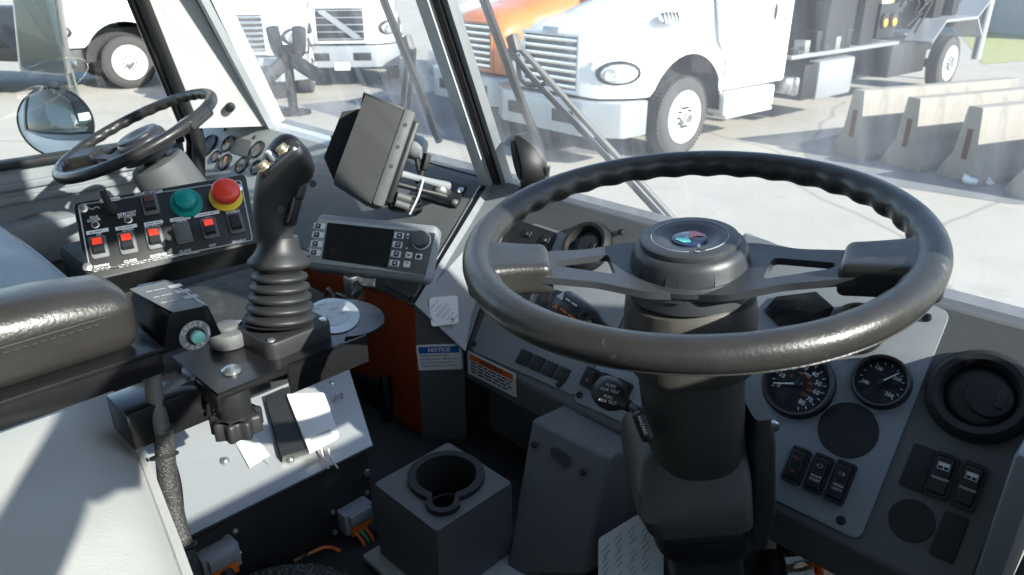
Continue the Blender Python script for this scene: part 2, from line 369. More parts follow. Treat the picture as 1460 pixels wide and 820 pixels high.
# ------------------------------------------------------------------ the yard outside
GZ = -HCAM
def gp(u, v): return onz(u, v, GZ)
mb = MB(); mb.bb(-400, 400, -400, 400, GZ - .5, GZ); struct('ground', mb, K['ground'], 'pale sunlit concrete yard reaching to the horizon')
def crack(m, scale, wdt, dark):
    n = m.node_tree.nodes; l = m.node_tree.links; bs = n['Principled BSDF']; lk = bs.inputs['Base Color'].links[0].from_socket
    tc = n.new('ShaderNodeTexCoord'); wz = n.new('ShaderNodeTexNoise'); wz.inputs['Scale'].default_value = scale * 3; l.new(tc.outputs['Object'], wz.inputs['Vector'])
    va = n.new('ShaderNodeVectorMath'); va.operation = 'MULTIPLY_ADD'; va.inputs[1].default_value = (.6, .6, .6); l.new(wz.outputs['Color'], va.inputs[0]); l.new(tc.outputs['Object'], va.inputs[2])
    vo = n.new('ShaderNodeTexVoronoi'); vo.feature = 'DISTANCE_TO_EDGE'; vo.inputs['Scale'].default_value = scale; l.new(va.outputs[0], vo.inputs['Vector'])
    mr = n.new('ShaderNodeMapRange'); mr.inputs[1].default_value = 0; mr.inputs[2].default_value = wdt; mr.inputs[3].default_value = dark; mr.inputs[4].default_value = 0; l.new(vo.outputs['Distance'], mr.inputs[0])
    mx = n.new('ShaderNodeMix'); mx.data_type = 'RGBA'; mx.inputs[7].default_value = (.14, .13, .12, 1); l.new(mr.outputs[0], mx.inputs[0]); l.new(lk, mx.inputs[6])
    nz = n.new('ShaderNodeTexNoise'); nz.inputs['Scale'].default_value = 1.1; nz.inputs['Detail'].default_value = 9; nz.inputs['Roughness'].default_value = .7; l.new(tc.outputs['Object'], nz.inputs['Vector'])
    m3 = n.new('ShaderNodeMapRange'); m3.inputs[1].default_value = .56; m3.inputs[2].default_value = .72; m3.inputs[4].default_value = .45; l.new(nz.outputs[0], m3.inputs[0])
    m4 = n.new('ShaderNodeMix'); m4.data_type = 'RGBA'; m4.inputs[7].default_value = (.22, .205, .185, 1); l.new(m3.outputs[0], m4.inputs[0]); l.new(mx.outputs[2], m4.inputs[6]); l.new(m4.outputs[2], bs.inputs['Base Color'])
crack(K['ground'], .16, .006, .6); crack(K['conc'], 1.3, .01, .35)
def patch(name, px, label, m=K['asphalt'], h=.004):
    b = MB(); p = [gp(u, v) for u, v in px]; b.quad([Vector((q.x, q.y, GZ + h)) for q in p]); return struct(name, b, m, label)
patch('asphalt', [(425, 150), (640, 128), (900, 130), (900, 224), (760, 213), (560, 190)][::-1], 'dark grey strip of ground in front of the parked trucks')  # flat darker grey area laid just above the yard
patch('asphalt_patch', [(1140, 205), (1290, 170), (1600, 175), (1600, 300), (1440, 291), (1250, 262), (1150, 226)][::-1], 'dark grey patch of ground under the concrete barriers')  # second flat area in the same darker grey
patch('grass_verge', [(1330, -10), (1800, -20), (1800, 60), (1400, 92)][::-1], 'dry yellow green grass verge beyond the yard', K['grass'], .006)
def frame2(right, fwd, hx, hy): return axes(cw(right, fwd, GZ), cw(hx, hy), (0, 0, 1))
def wheel(par, M, x, y, side, rim, r=.53, w=.28):
    Mw = M @ T(x, y, r) @ RX(-math.pi / 2 * side)
    b = MB(); b.lathe([(.35, -w / 2), (.44, -w / 2 - .01), (r - .04, -w / 2 + .01), (r, -w / 2 + .05), (r, w / 2 - .05), (r - .04, w / 2 - .01), (.44, w / 2 + .01), (.35, w / 2), (.35, -w / 2)], Mw, 40, cap=False)
    for k in range(60):
        a = 2 * math.pi * k / 60
        for z in (-.075, .075): b.box(.022, .026, .09, Mw @ RZ(a) @ T(r - .006, 0, z))
    o = part(par, 'wheel', b, K['tyre'])
    b = MB(); b.lathe([(.355, -w / 2), (.355, w / 2 - .01), (.345, w / 2 + .014), (.325, w / 2 + .002), (.31, w / 2 - .05), (.25, w / 2 - .035), (.16, w / 2 - .02), (.13, w / 2 - .015), (0, w / 2 - .015)], Mw, 36, cap=False)
    part(o, 'rim', b, rim)
    b = MB(); b.cyl(.075, .11, Mw @ T(0, 0, w / 2 - .02), 20, .02)
    part(o, 'hub', b, K['steel'])
    b = MB()
    for k in range(10): b.cyl(.016, .05, Mw @ RZ(2 * math.pi * k / 10) @ T(.13, 0, w / 2 - .02), 8)
    for k in range(2): b.lathe([(.024, w / 2 - .045), (0, w / 2 - .045)], Mw @ RZ(math.pi * k + 1.2) @ T(.215, 0, .002), 12)
    part(o, 'lug_nut', b, K['dark'])
    return o
def mir(M): return M @ Matrix.Scale(-1, 4, (0, 1, 0))
def truck(label, right, fwd, hx, hy, paint, group, grille='slat', rear=4.2, wheels=True, full=False, far=False, bump='tank', amber=False):
    t = thing('parked_truck', label, 'truck', cw(right, fwd, GZ), group); M = frame2(right, fwd, hx, hy)
    P = K[paint]
    xs = [1.02, .98, .9, .8, .74, .70, .66, .6, .5, .38, .25, .1, -.05, -.2, -.34, -.46, -.56, -.63, -.70, -.76, -.80, -.82, -.86]
    FS = .38
    def fx(x): return x if x < .7 else .7 + (x - .7) * (1 + FS / .32)
    def prof(x):
        f = (1.02 - x) / 1.88; zt = 1.66 + .52 * f ** .6 - (.12 if x > 1.0 else .03 if x > .93 else 0); wt = .66 + .22 * f; wf = 1.16 - .36 * max(0, 1 - f / .16) ** 2
        dx = abs(x - .0); zb = .53 + math.sqrt(max(0, .82 ** 2 - dx * dx)) if dx < .82 else .88
        zb = max(zb, .88 if x > 0 else .72); sh = max(1.02, min(1.3, zb + .07)) if dx < .72 else 1.0 + .12 * (1 - min(1, abs(dx - .72) / .3))
        sh = 1.16 + .28 * math.exp(-(x / .7) ** 2)
        sh = max(sh, zb + .04)
        return [(0, zt), (wt * .4, zt - .005), (wt * .75, zt - .04), (wt * .93, zt - .12), (wt, zt - .24), (wt + .04, (zt - .24 + sh + .12) / 2), (wt + .1, sh + .12), (wf - .08, sh + .04), (wf - .015, sh - .03), (wf, (sh + zb) / 2 - .02), (wf, zb)]
    b = MB(); n = 11; vs = []; fs = []
    for x in xs:
        pr = prof(x); xq = fx(x); vs += [(xq, y, z) for y, z in pr] + [(xq, -y, z) for y, z in pr]
    for i in range(len(xs) - 1):
        for s in (0, 1):
            for j in range(n - 1):
                q = [i * 2 * n + s * n + j, i * 2 * n + s * n + j + 1, (i + 1) * 2 * n + s * n + j + 1, (i + 1) * 2 * n + s * n + j]
                fs.append(q if s == 0 else q[::-1])
    fs.append(list(range(n - 1, -1, -1)) + list(range(n + 1, 2 * n)))
    b.add(vs, fs, M); hood = part(t, 'hood', b, P, sharp=50)
    b = MB(); b.bb(-.8, 1.3, -.75, .75, .55, 1.2, 0, M); part(t, 'engine_bay', b, K['dark'])
    for sg in (-1, 1):
        b = MB()
        for k in range(14):
            a0, a1 = math.pi * k / 14, math.pi * (k + 1) / 14
            q = [(.81 * math.cos(a), sg * yy, .53 + .81 * math.sin(a)) for a, yy in ((a0, 1.13), (a1, 1.13), (a1, .7), (a0, .7))]
            b.add(q, [[0, 1, 2, 3]], M)
        part(t, 'wheel_arch', b, K['dark'])
    # grille with its bars
    M0 = M; M = M @ T(FS, 0, .16)
    g = MB(); g.bb(1.0, 1.03, -.5, .5, .78, 1.42, .02, M); go = part(t, 'grille', g, K['dark'])
    nb = 7 if grille != 'mesh' else 5
    for k in range(nb):
        z = .82 + k * .56 / (nb - 1); s = MB(); s.box(.045, .97, .045 if grille == 'slat' else .022, M @ T(1.035, 0, z), .008)
        part(go, 'grille_bar', s, K['chrome'] if grille == 'slat' else K['tank'])
    s = MB()
    for y in (-.51, .51): s.box(.06, .05, .72, M @ T(1.02, y, 1.1), .015)
    for z in (.755, 1.445): s.box(.06, 1.07, .05, M @ T(1.02, 0, z), .015)
    part(go, 'surround', s, P)
    if grille == 'mesh':
        s = MB(); s.hexa([M @ Vector(v) for v in ((1.05, -.42, 1.35), (1.05, -.3, 1.4), (1.05, .42, .86), (1.05, .3, .8))], [M @ Vector(v) for v in ((1.07, -.42, 1.35), (1.07, -.3, 1.4), (1.07, .42, .86), (1.07, .3, .8))]); part(go, 'badge_bar', s, K['tank'])
    for sg in (-1, 1):
        b = MB(); b.ball(.29, M @ T(.80, .965 * sg, 1.02) @ RZ(sg * .95), 24, .30, 1.0, .52); ho = part(t, 'headlight', b, K['dark'])
        b = MB(); b.ball(.25, M @ T(.815, .985 * sg, 1.02) @ RZ(sg * .95), 24, .30, 1.0, .5); lo = part(ho, 'lens', b, K['lens'])
        b = MB()
        for q_ in (-.09, .09): b.lathe([(.075, 0), (.07, .012), (.05, .004), (0, .0)], M @ T(.875 - abs(q_) * .1 - (q_ > 0) * .02, (.985 + .02) * sg, 1.02) @ RZ(sg * .95) @ T(.02, q_ * sg, 0) @ RY(math.pi / 2), 18)
        part(ho, 'reflector', b, K['tank'])
        if not amber: continue
        b = MB(); b.ball(.06, M @ T(.60, 1.135 * sg, .98), 12, .8, .5, .8); part(ho, 'turn_lamp', b, K['amber'])
    b = MB(); b.prism(rpoly([(1.22, -.75), (1.22, .75), (.92, 1.2), (.45, 1.2), (.45, 1.0), (1.0, .7), (1.0, -.7), (.45, -1.0), (.45, -1.2), (.92, -1.2)], .06, 3), .42, M @ T(0, 0, .27), .02); bo = part(t, 'bumper', b, K[bump])
    b = MB(); b.bb(1.2, 1.226, -.62, -.24, .40, .56, .01, M); b.bb(1.2, 1.226, .24, .62, .40, .56, .01, M); part(bo, 'bumper_opening', b, K['dark'])
    if grille == 'mesh': b = MB(); b.bb(1.226, 1.235, -.16, .16, .21, .37, .004, M); part(bo, 'licence_plate', b, K['paper'])
    M = M0
    # cab
    Ms = M @ axes((0, 1.06, 0), (1, 0, 0), (0, -1, 0))
    b = MB(); b.prism(rpoly([(-.82, .78), (-.82, 2.26), (-1.3, 3.15), (-2.55, 3.2), (-2.55, .78)], .06), 2.12, Ms, .03); co = part(t, 'cab', b, P)
    b = MB(); b.hexa([M @ Vector(v) for v in ((-.85, -.92, 2.32), (-.85, .92, 2.32), (-1.25, .86, 3.04), (-1.25, -.86, 3.04))], [M @ Vector(v) for v in ((-.83, -.92, 2.33), (-.83, .92, 2.33), (-1.23, .86, 3.05), (-1.23, -.86, 3.05))]); part(co, 'windshield', b, K['gloss'])
    for sg in (-1, 1):
        Mp = Ms if sg > 0 else M @ axes((0, -1.06, 0), (1, 0, 0), (0, -1, 0)) @ T(0, 0, 2.12 - 2.12)
        h0 = -.012 if sg > 0 else -.008
        b = MB(); b.prism(rpoly([(-1.0, 2.05), (-1.42, 2.78), (-2.15, 2.78), (-2.15, 2.0)], .05), .02, Ms if sg > 0 else M @ axes((0, -1.052, 0), (1, 0, 0), (0, -1, 0)), h0=h0 if sg > 0 else 0); part(co, 'side_window', b, K['gloss'])
    b = MB(); b.tube([M @ Vector(v) for v in ((-.95, 1.063, .85), (-.95, 1.063, 1.95), (-1.42, 1.063, 2.85))], .006, 6); b.tube([M @ Vector(v) for v in ((-2.25, 1.063, .85), (-2.25, 1.063, 2.85))], .006, 6); part(co, 'door_seam', b, K['dark'])
    b = MB(); b.ball(.1, M @ T(-2.08, 1.055, 1.78), 16, .55, .16, 1.25); part(co, 'door_handle', b, K['dark'])
    # chassis
    b = MB()
    for y in (-.43, .43): b.bb(-rear - 1.2, .9, y - .04, y + .04, .72, 1.0, 0, M)
    for x in (-2.8, -rear + .5, -rear - .9): b.bb(x - .05, x + .05, -.4, .4, .76, .95, 0, M)
    b.rod(M @ Vector((0, -.95, .5)), M @ Vector((0, .95, .5)), .07); b.rod(M @ Vector((-rear, -.95, .5)), M @ Vector((-rear, .95, .5)), .09)
    part(t, 'chassis', b, K['dark'])
    b = MB(); b.bb(-.95, -2.25, .82, 1.12, .44, .74, .03, M); b.bb(-1.0, -2.2, .9, 1.14, .38, .43, .01, M); so_ = part(t, 'step_box', b, P if full else K['tank'])
    b = MB(); b.bb(-1.55, -1.57, 1.12, 1.124, .48, .7, 0, M); part(so_, 'latch', b, K['dark'])
    for sg in (-1, 1):
        wheel(t, M, 0, sg * 1.0, sg, K['wpaint'])
        wheel(t, M, -rear, sg * .98, sg, K['wpaint'])
    return t, M
G1 = 'trucks parked in the row across the yard'
HX, HY = -.755, -.656
def near(u, v):                                # near front wheel's ground contact -> front axle centre in the camera-heading frame
    p = gp(u, v); r = p.x * math.cos(YAW) + p.y * math.sin(YAW); f = -p.x * math.sin(YAW) + p.y * math.cos(YAW); return r, f
def near_truck(label, u, v, paint, hx=HX, hy=HY, **k):
    r, f = near(u, v); L = math.hypot(hx, hy); hx /= L; hy /= L
    return truck(label, r - (-hy) * 1.1, f - hx * 1.1, hx, hy, paint, G1, **k)
t1, M1 = near_truck('white conventional truck with white steel wheel and black hoist body behind its cab', 967, 222, 'wpaint', rear=9.0, full=True)
for sg in (1,):
    b = MB(); b.ball(.2, M1 @ T(.15, .88, 1.78) @ RX(.55) , 20, 1.1, .12, .45); o = part(t1, 'hood_vent', b, K['tank'])
    b = MB()
    for k_ in range(5): b.box(.012, .03, .13, M1 @ T(.0 + .075 * k_, .895, 1.78) @ RX(.35))
    part(o, 'vent_fin', b, K['dark'])
b = MB(); b.tube([M1 @ Vector((-.80, y_, z_)) for y_, z_ in ((.3, 2.19), (.7, 2.14), (.85, 2.04), (.89, 1.93), (.93, 1.75), (1.0, 1.42), (1.16, 1.22), (1.165, .75))], .008, 6); part(t1, 'hood_gap', b, K['dark'])
b = MB(); b.box(.02, .3, .09, M1 @ T(1.415, 0, 1.64) @ RY(-.3), .01); part(t1, 'nose_badge', b, K['tank'])
# hero truck: deck, tank, hoist body, rear fender
def p1(name, m, *boxes, bev=.01, lab=None):
    b = MB()
    for q in boxes: b.bb(*q, bev, M1)
    return part(t1, name, b, K[m], lab)
p1('deck_plate', 'tank', (-2.65, -6.4, -1.1, 1.1, 1.06, 1.12))
p1('fuel_tank', 'tank', (-3.55, -4.75, .55, 1.12, .36, .98), bev=.05)
p1('battery_box', 'dark', (-3.1, -3.5, .6, 1.1, .4, .95))
p1('air_tank', 'steel', (-2.62, -2.85, .85, 1.1, .55, .8), (-2.95, -3.07, .9, 1.08, .48, .78), bev=.05)
p1('hoist_body', 'dark', (-3.7, -4.6, -.9, 1.05, 1.12, 2.6), (-5.0, -5.5, -.8, 1.0, 1.12, 2.4), (-4.6, -5.0, -.5, .5, 1.12, 1.6))
p1('hoist_post', 'wpaint', (-5.62, -6.0, .75, 1.0, 1.75, 2.9))
p1('lamp_panel', 'dark', (-5.55, -6.25, .95, 1.03, 1.2, 1.78))
for x in (-5.72, -6.08):
    b = MB(); b.cyl(.13, .04, M1 @ T(x, 1.03, 1.5) @ RX(-math.pi / 2), 20, .01); o = part(t1, 'tail_lamp', b, K['gloss'])
    b = MB(); b.ball(.075, M1 @ T(x, 1.075, 1.46), 14, 1, .4, 1); part(o, 'lens', b, K['amber'])
p1('boom', 'dark', (-6.3, -10.2, -.35, .35, 1.2, 1.75), (-6.4, -8.0, .4, 1.0, .45, 1.05))
p1('hose_reel', 'dark', (-7.6, -8.4, -.6, .6, 1.75, 2.4))
b = MB()
for a_, c_ in (((-7.5, 1.0), (-8.0, 1.38)), ((-8.0, 1.38), (-9.6, 1.38)), ((-9.6, 1.38), (-10.1, 1.0)), ((-9.6, 1.38), (-10.6, 2.0))):
    for y in (.72,): b.hexa([M1 @ Vector((a_[0], y, a_[1])), M1 @ Vector((a_[0], 1.25, a_[1])), M1 @ Vector((c_[0], 1.25, c_[1])), M1 @ Vector((c_[0], y, c_[1]))], [M1 @ Vector((a_[0], y, a_[1] + .05)), M1 @ Vector((a_[0], 1.25, a_[1] + .05)), M1 @ Vector((c_[0], 1.25, c_[1] + .05)), M1 @ Vector((c_[0], y, c_[1] + .05))])
part(t1, 'rear_fender', b, K['tank'])
b = MB(); b.rod(M1 @ Vector((-10.5, 1.1, .5)), M1 @ Vector((-10.5, 1.1, 2.2)), .1); part(t1, 'rear_post', b, K['tank'])
b = MB(); b.rod(M1 @ Vector((-6.9, .6, 1.75)), M1 @ Vector((-7.15, .6, 3.0)), .04); part(t1, 'yellow_handle', b, K['yellow'])
p1('hoist_frame', 'dark', (-6.2, -9.8, .3, .5, 1.75, 2.6), (-8.2, -8.6, -.5, .9, 1.2, 2.9), (-9.4, -9.7, -.4, .8, 1.2, 2.7))
for k_, (x_, z_, x2, z2) in enumerate(((-6.3, 1.3, -8.3, 2.3), (-6.6, 2.4, -8.8, 1.5), (-8.8, 2.5, -9.9, 1.4))):
    b = MB(); b.rod(M1 @ Vector((x_, .7, z_)), M1 @ Vector(((x_ + x2) / 2, .7, (z_ + z2) / 2)), .085); b.rod(M1 @ Vector(((x_ + x2) / 2, .7, (z_ + z2) / 2)), M1 @ Vector((x2, .7, z2)), .045); part(t1, 'hydraulic_cylinder', b, K['dark' if k_ != 1 else 'steel'])
random.seed(11)
for k_ in range(9):
    x_ = -6.2 - .4 * k_; b = MB(); b.tube([M1 @ Vector((x_ + random.uniform(-.3, .3), .55 + random.uniform(0, .4), random.uniform(1.2, 2.5))) for _ in range(4)], .022, 6, smooth=6); part(t1, 'hydraulic_hose', b, K['rubber'])
for k_ in range(6): p1('valve_block', ('dark', 'steel', 'dark')[k_ % 3], (-2.75 - .33 * k_, -2.9 - .33 * k_, .86, 1.06, 1.12, 1.2 + .12 * (k_ % 3)))
near_truck('orange truck with chromed slat grille between two white trucks', 830, 178, 'opaint')
near_truck('white truck with wide white slat grille beside the orange truck', 800, 138, 'wpaint', hx=-.5, hy=-.8, grille='slat')
truck('white truck facing the cab with black mesh grille and licence plate', -3.75, 17.6, .12, -1, 'wpaint', G1, grille='mesh')
truck('white truck with amber corner lamp, half behind the white pillar', -5.2, 15.4, .15, -.99, 'wpaint', G1, grille='slat', amber=True)
t6, M6 = near_truck('white truck with black bumper seen past the tall door mirror', 192, 126, 'wpaint', bump='dark')
# fork arms on the ground before the mesh-grille truck
t = thing('fork_arm', 'pair of curved black lifting arms standing before the mesh grille truck', 'lifting arms', Vector((at(410, 84, 12.6).x, at(410, 84, 12.6).y, GZ)))
b = MB(); r0 = 12.6
for dx in (0, 1): b.tube([at(388 + 38 * dx, 40, r0), at(396 + 30 * dx, 70, r0), at(408 + 10 * dx, 84, r0), at(380 + 80 * dx, 112, r0 - .1)], .12, 8, smooth=5)
part(t, 'arm', b, K['dark'])
b = MB(); b.rod(at(398, 74, r0), at(422, 74, r0), .12); part(t, 'cross_tube', b, K['dark'])
b = MB(); q_ = at(410, 84, r0); b.rod(q_, Vector((q_.x, q_.y, GZ)), .08); b.cyl(.3, .05, T(q_.x, q_.y, GZ)); part(t, 'foot', b, K['dark'])
# dark flatbed trailer at the left
t = thing('flatbed_trailer', 'low dark trailer parked behind the door mirrors', 'trailer', gp(20, 120)); Mt = axes(gp(-60, 122), cw(.97, -.25), (0, 0, 1))
b = MB(); b.bb(-4, 3.2, -1.1, 1.1, .7, .95, .03, Mt); part(t, 'deck', b, K['dark'])
b = MB(); b.bb(-4, 1.6, -1.0, 1.0, .95, 1.6, .05, Mt); b.hexa([Mt @ Vector(v) for v in ((1.6, -1, .95), (2.8, -1, .95), (2.8, 1, .95), (1.6, 1, .95))], [Mt @ Vector(v) for v in ((1.6, -1, 1.6), (1.7, -1, 1.6), (1.7, 1, 1.6), (1.6, 1, 1.6))]); part(t, 'load_cover', b, K['dark'])
for x in (-1.0, .2, 1.4):
    b = MB(); b.cyl(.48, .28, Mt @ T(x, -1.12, .48) @ RX(math.pi / 2), 28, .04); part(t, 'wheel', b, K['tyre'])
# shed far behind
t = thing('metal_shed', 'grey metal sided shed far beyond the hoist truck', 'shed', cw(34, 35, GZ)); Mt = axes(cw(34, 35, GZ), cw(1, .25), (0, 0, 1))
b = MB(); b.bb(-16, 25, -6, 6, 0, 6.5, 0, Mt); wl = part(t, 'wall', b, K['siding'])
b = MB()
for k in range(14): b.bb(-16, 25, -6.04, -6.0, .35 + k * .45, .43 + k * .45, 0, Mt)
part(wl, 'siding_rib', b, K['tank'])['kind'] = 'stuff'
b = MB(); b.hexa([Mt @ Vector(v) for v in ((-16.4, -6.4, 6.5), (25.4, -6.4, 6.5), (25.4, 6.4, 6.5), (-16.4, 6.4, 6.5))], [Mt @ Vector(v) for v in ((-16.4, -.2, 8.2), (25.4, -.2, 8.2), (25.4, .2, 8.2), (-16.4, .2, 8.2))]); part(t, 'roof', b, K['tank'])
# concrete barriers
bw = [(-.30, 0), (.30, 0), (.30, .08), (.15, .33), (.09, .88), (-.09, .88), (-.15, .33), (-.30, .08)]
LB = ['concrete barrier with rusty end slot standing closest to the white truck', 'concrete barrier with broken chip between two other barriers', 'concrete barrier in front of the others with clean lit face', 'concrete barrier lying outermost beside the open yard']
for i, (u, v) in enumerate(((1208, 222), (1283, 238), (1366, 257), (1468, 285))):
    Mb = axes(gp(u, v), cw(.92, .39), (0, 0, 1))
    t = thing('concrete_barrier', LB[i], 'barrier', gp(u, v), 'concrete barriers laid side by side')
    b = MB(); b.prism(rpoly(bw, .02, 2), 3.0, Mb @ axes((0, 0, 0), (0, 1, 0), (1, 0, 0))); part(t, 'body', b, K['conc'])
    b = MB(); b.bb(-.006, .02, -.035, .035, .26, .62, 0, Mb); part(t, 'end_slot', b, K['rust'])
b = MB(); c = gp(1392, 262); random.seed(3)
b.soft(.3, .16, .10, .045, T(c.x, c.y, c.z + .045) @ RZ(.6), 6, lambda p: p * (1 + .22 * math.sin(p.x * 40 + p.y * 33) * math.cos(p.z * 60 + p.x * 21)) + Vector((0, 0, .02 * math.sin(p.x * 30))))
single('plastic_litter', b, K['paper'], 'crumpled white plastic bag lying at the foot of a barrier', 'litter', sharp=60)
# ------------------------------------------------------------------ cab shell
FLZ = -.80
def wsY(z): return .95 - .4 * (z + .378)        # windshield plane
XL, XR, XC = -2.2, .3, -.985
b = MB(); b.bb(XL - .05, XR + .05, -.9, 1.05, FLZ - .05, FLZ); struct('cab_floor', b, K['floor'], 'black rubber cab floor')
b = MB(); b.bb(XL - .05, XR + .05, -.9, .45, 1.35, 1.41, .02); struct('cab_roof', b, K['lining'], 'pale cab roof lining')
b = MB(); b.bb(XL - .05, XR + .05, -.96, -.9, FLZ, 1.35); struct('cab_wall', b, K['lining'], 'pale rear wall of the cab')
b = MB(); b.bb(XL - .05, XR + .05, 1.0, 1.05, FLZ - .3, -.40); struct('firewall', b, K['dash'], 'dark firewall under the windshield')
b = MB(); b.hexa([Vector((XL, wsY(1.05), 1.05)), Vector((XR, wsY(1.05), 1.05)), Vector((XR, wsY(1.05) + .06, 1.05)), Vector((XL, wsY(1.05) + .06, 1.05))], [Vector((XL, .28, 1.35)), Vector((XR, .28, 1.35)), Vector((XR, .45, 1.35)), Vector((XL, .45, 1.35))]); struct('windshield_header', b, K['light'], 'pale header above the windshield')
# corner pillars
def leanpost(x0, y0, x1, y1, th, z0=-.45, z1=1.12):
    b = MB(); d = -.4 * (z1 - z0)
    n = Vector((y1 - y0, x0 - x1, 0)).normalized() * th
    p = [Vector((x0, y0, z0)), Vector((x1, y1, z0)), Vector((x1, y1, z0)) + n, Vector((x0, y0, z0)) + n]
    b.hexa(p, [q + Vector((0, d, z1 - z0)) for q in p]); return b
t = thing('corner_pillar', 'white painted pillar between the far door window and the windshield', 'pillar', (-2.0, .9, -.45))
def lean4(ps, z0, z1):
    b = MB(); b.hexa([Vector((x, y, z0)) for x, y, s in ps], [Vector((x, y - s * (z1 - z0), z1)) for x, y, s in ps]); return b
part(t, 'post', lean4([(-1.845, .962, .36), (-1.955, .812, .222), (-2.2, .90, .222), (-1.9, 1.03, .36)], -.395, 1.12), K['wpaint'])
b = MB(); b.tube([onx(283, 262, -2.0), onx(283, 200, -1.985), Vector((-1.97, .805, -.37)), Vector((-1.97, .805 - .222 * 1.47, 1.1))], .018, 10); part(t, 'window_seal', b, K['rubber'])
b = MB(); b.tube([onx(272, 262, -2.02), onx(272, 200, -2.01), Vector((-2.0, .785, -.37)), Vector((-2.0, .785 - .222 * 1.47, 1.1))], .012, 8); part(t, 'door_seal', b, K['gloss'])
b = MB(); b.cyl(.012, .03, along(Vector((-1.905, .885, -.34)), (.82, -.57, 0)), 14, .003); part(t, 'knob', b, K['black'])
t = thing('corner_pillar', 'pale pillar at the steering side door beyond the instrument panel', 'pillar', (.2, .9, -.45))
part(t, 'post', leanpost(.3, .86, .14, .96, .05), K['light'])
# windshield
t = thing('windshield', 'split windshield of two dusty flat glass panes with a grey centre post', 'windshield', (XC, .95, -.38))
for x0, x1 in ((-1.85, XC - .012), (XC + .012, .16)):
    b = MB(); z0, z1 = -.43, 1.06; y0, y1 = wsY(z0) + .02, wsY(z1) + .02
    b.hexa([Vector((x0, y0, z0)), Vector((x1, y0, z0)), Vector((x1, y1, z1)), Vector((x0, y1, z1))], [Vector((x0, y0 + .004, z0)), Vector((x1, y0 + .004, z0)), Vector((x1, y1 + .004, z1)), Vector((x0, y1 + .004, z1))])
    # a single sheet is enough for a pane of glass 
    b2 = MB(); b2.quad([Vector((x0, y0, z0)), Vector((x1, y0, z0)), Vector((x1, y1, z1)), Vector((x0, y1, z1))]); part(t, 'pane', b2, K['glass'])
def vbar(name, xa, w_, th, m, dy):
    b = MB(); z0, z1 = -.40, 1.08
    p = [Vector((xa - w_ / 2, wsY(z0) + dy, z0)), Vector((xa + w_ / 2, wsY(z0) + dy, z0)), Vector((xa + w_ / 2, wsY(z0) + dy + th, z0)), Vector((xa - w_ / 2, wsY(z0) + dy + th, z0))]
    b.hexa(p, [q + Vector((0, -.4 * (z1 - z0), z1 - z0)) for q in p]); return part(t, name, b, K[m])
vbar('centre_post', XC - .004, .03, .03, 'wpaint', -.02); vbar('rubber_seal', XC + .021, .016, .03, 'rubber', -.012); vbar('pane_edge_trim', XC + .037, .014, .02, 'tank', -.006)
vbar('edge_seal', -1.85, .022, .02, 'tank', -.01); vbar('edge_seal', -1.875, .018, .02, 'rubber', -.004)
# wipers, outside the glass
def wp(u, v, d=.045):
    r = ray(u, v); n = Vector((0, 1, .4)); c = Vector((0, .97 + d, -.378)); return r * (c.dot(n) / r.dot(n))
for lab, bl, arms, nm in (('long wiper with twin arms lying across the pane before the near steering wheel', [(668, -60), (690, 0), (718, 75), (742, 140), (772, 215)], [[(735, 62), (770, 100), (850, 190), (972, 325)], [(728, 72), (760, 112), (850, 208), (955, 322)]], 0),
                          ('wiper with thin blade on the pane behind the hooded monitor', [(530, -50), (547, 0), (577, 75), (600, 130), (626, 202)], [[(584, 62), (578, 110), (574, 150), (572, 215)], [(590, 70), (588, 105), (584, 140), (582, 215)]], 1)):
    t = thing('windshield_wiper', lab, 'wiper', wp(*arms[0][-1]), 'windshield wipers')
    b = MB(); b.tube([wp(u, v, .03) for u, v in bl], .008, 6, smooth=4); part(t, 'blade', b, K['rubber'])
    b = MB(); b.tube([wp(u, v, .045) for u, v in bl[1:]], .006, 6, smooth=4); part(t, 'blade_spine', b, K['hose'])
    for a in arms:
        b = MB(); b.tube([wp(u, v, .06) for u, v in a], .0055, 8, smooth=4); part(t, 'arm', b, K['hose'] if nm == 0 else K['rubber'])
    b = MB(); q = arms[0][0]; b.box(.02, .016, .03, T(wp(q[0] - 2, q[1], .055)) @ RY(-.4), .004); part(t, 'bridge', b, K['hose'])
    if nm == 0:
        b = MB(); b.tube([wp(u, v, .065) for u, v in ((738, 78), (742, 112), (758, 122), (780, 118))], .004, 6, smooth=4); part(t, 'washer_hose', b, K['rubber'])
# ------------------------------------------------------------------ far door
DX = -2.2
t = thing('cab_door', 'pale grey far door with dark padded armrest below its window', 'door', (DX, .1, FLZ))
b = MB(); b.bb(DX - .05, DX, -.85, .86, FLZ, -.47, .005); dp = part(t, 'panel', b, K['plate'])
b = MB()
for z in (-.53, -.565): b.bb(DX, DX + .012, -.85, .84, z, z + .02, .004)
part(dp, 'pressed_rib', b, K['plate'])
b = MB(); b.bb(DX - .03, DX + .02, -.85, .86, -.475, -.455, .006); part(t, 'window_sill', b, K['rubber'])
b = MB(); b.bb(DX, DX + .09, .1, .72, -.72, -.60, .025); part(t, 'armrest', b, K['plate'])
b = MB(); p = [onx(u, v, DX + .02) for u, v in ((22, 322), (72, 307), (85, 345))]; b.tube([onx(18, 322, DX + .03), onx(66, 308, DX + .03), onx(76, 313, DX + .03), onx(88, 350, DX + .03)], .012, 8, smooth=4); part(t, 'pull_handle', b, K['hose'])
b = MB(); q = onx(48, 335, DX + .01); b.box(.03, .12, .07, T(q), .01); part(t, 'latch_recess', b, K['black'])
b = MB(); b.quad([Vector((DX, -.85, -.46)), Vector((DX, .86, -.46)), Vector((DX, .28, 1.1)), Vector((DX, -.85, 1.1))]); part(t, 'window_pane', b, K['side'])
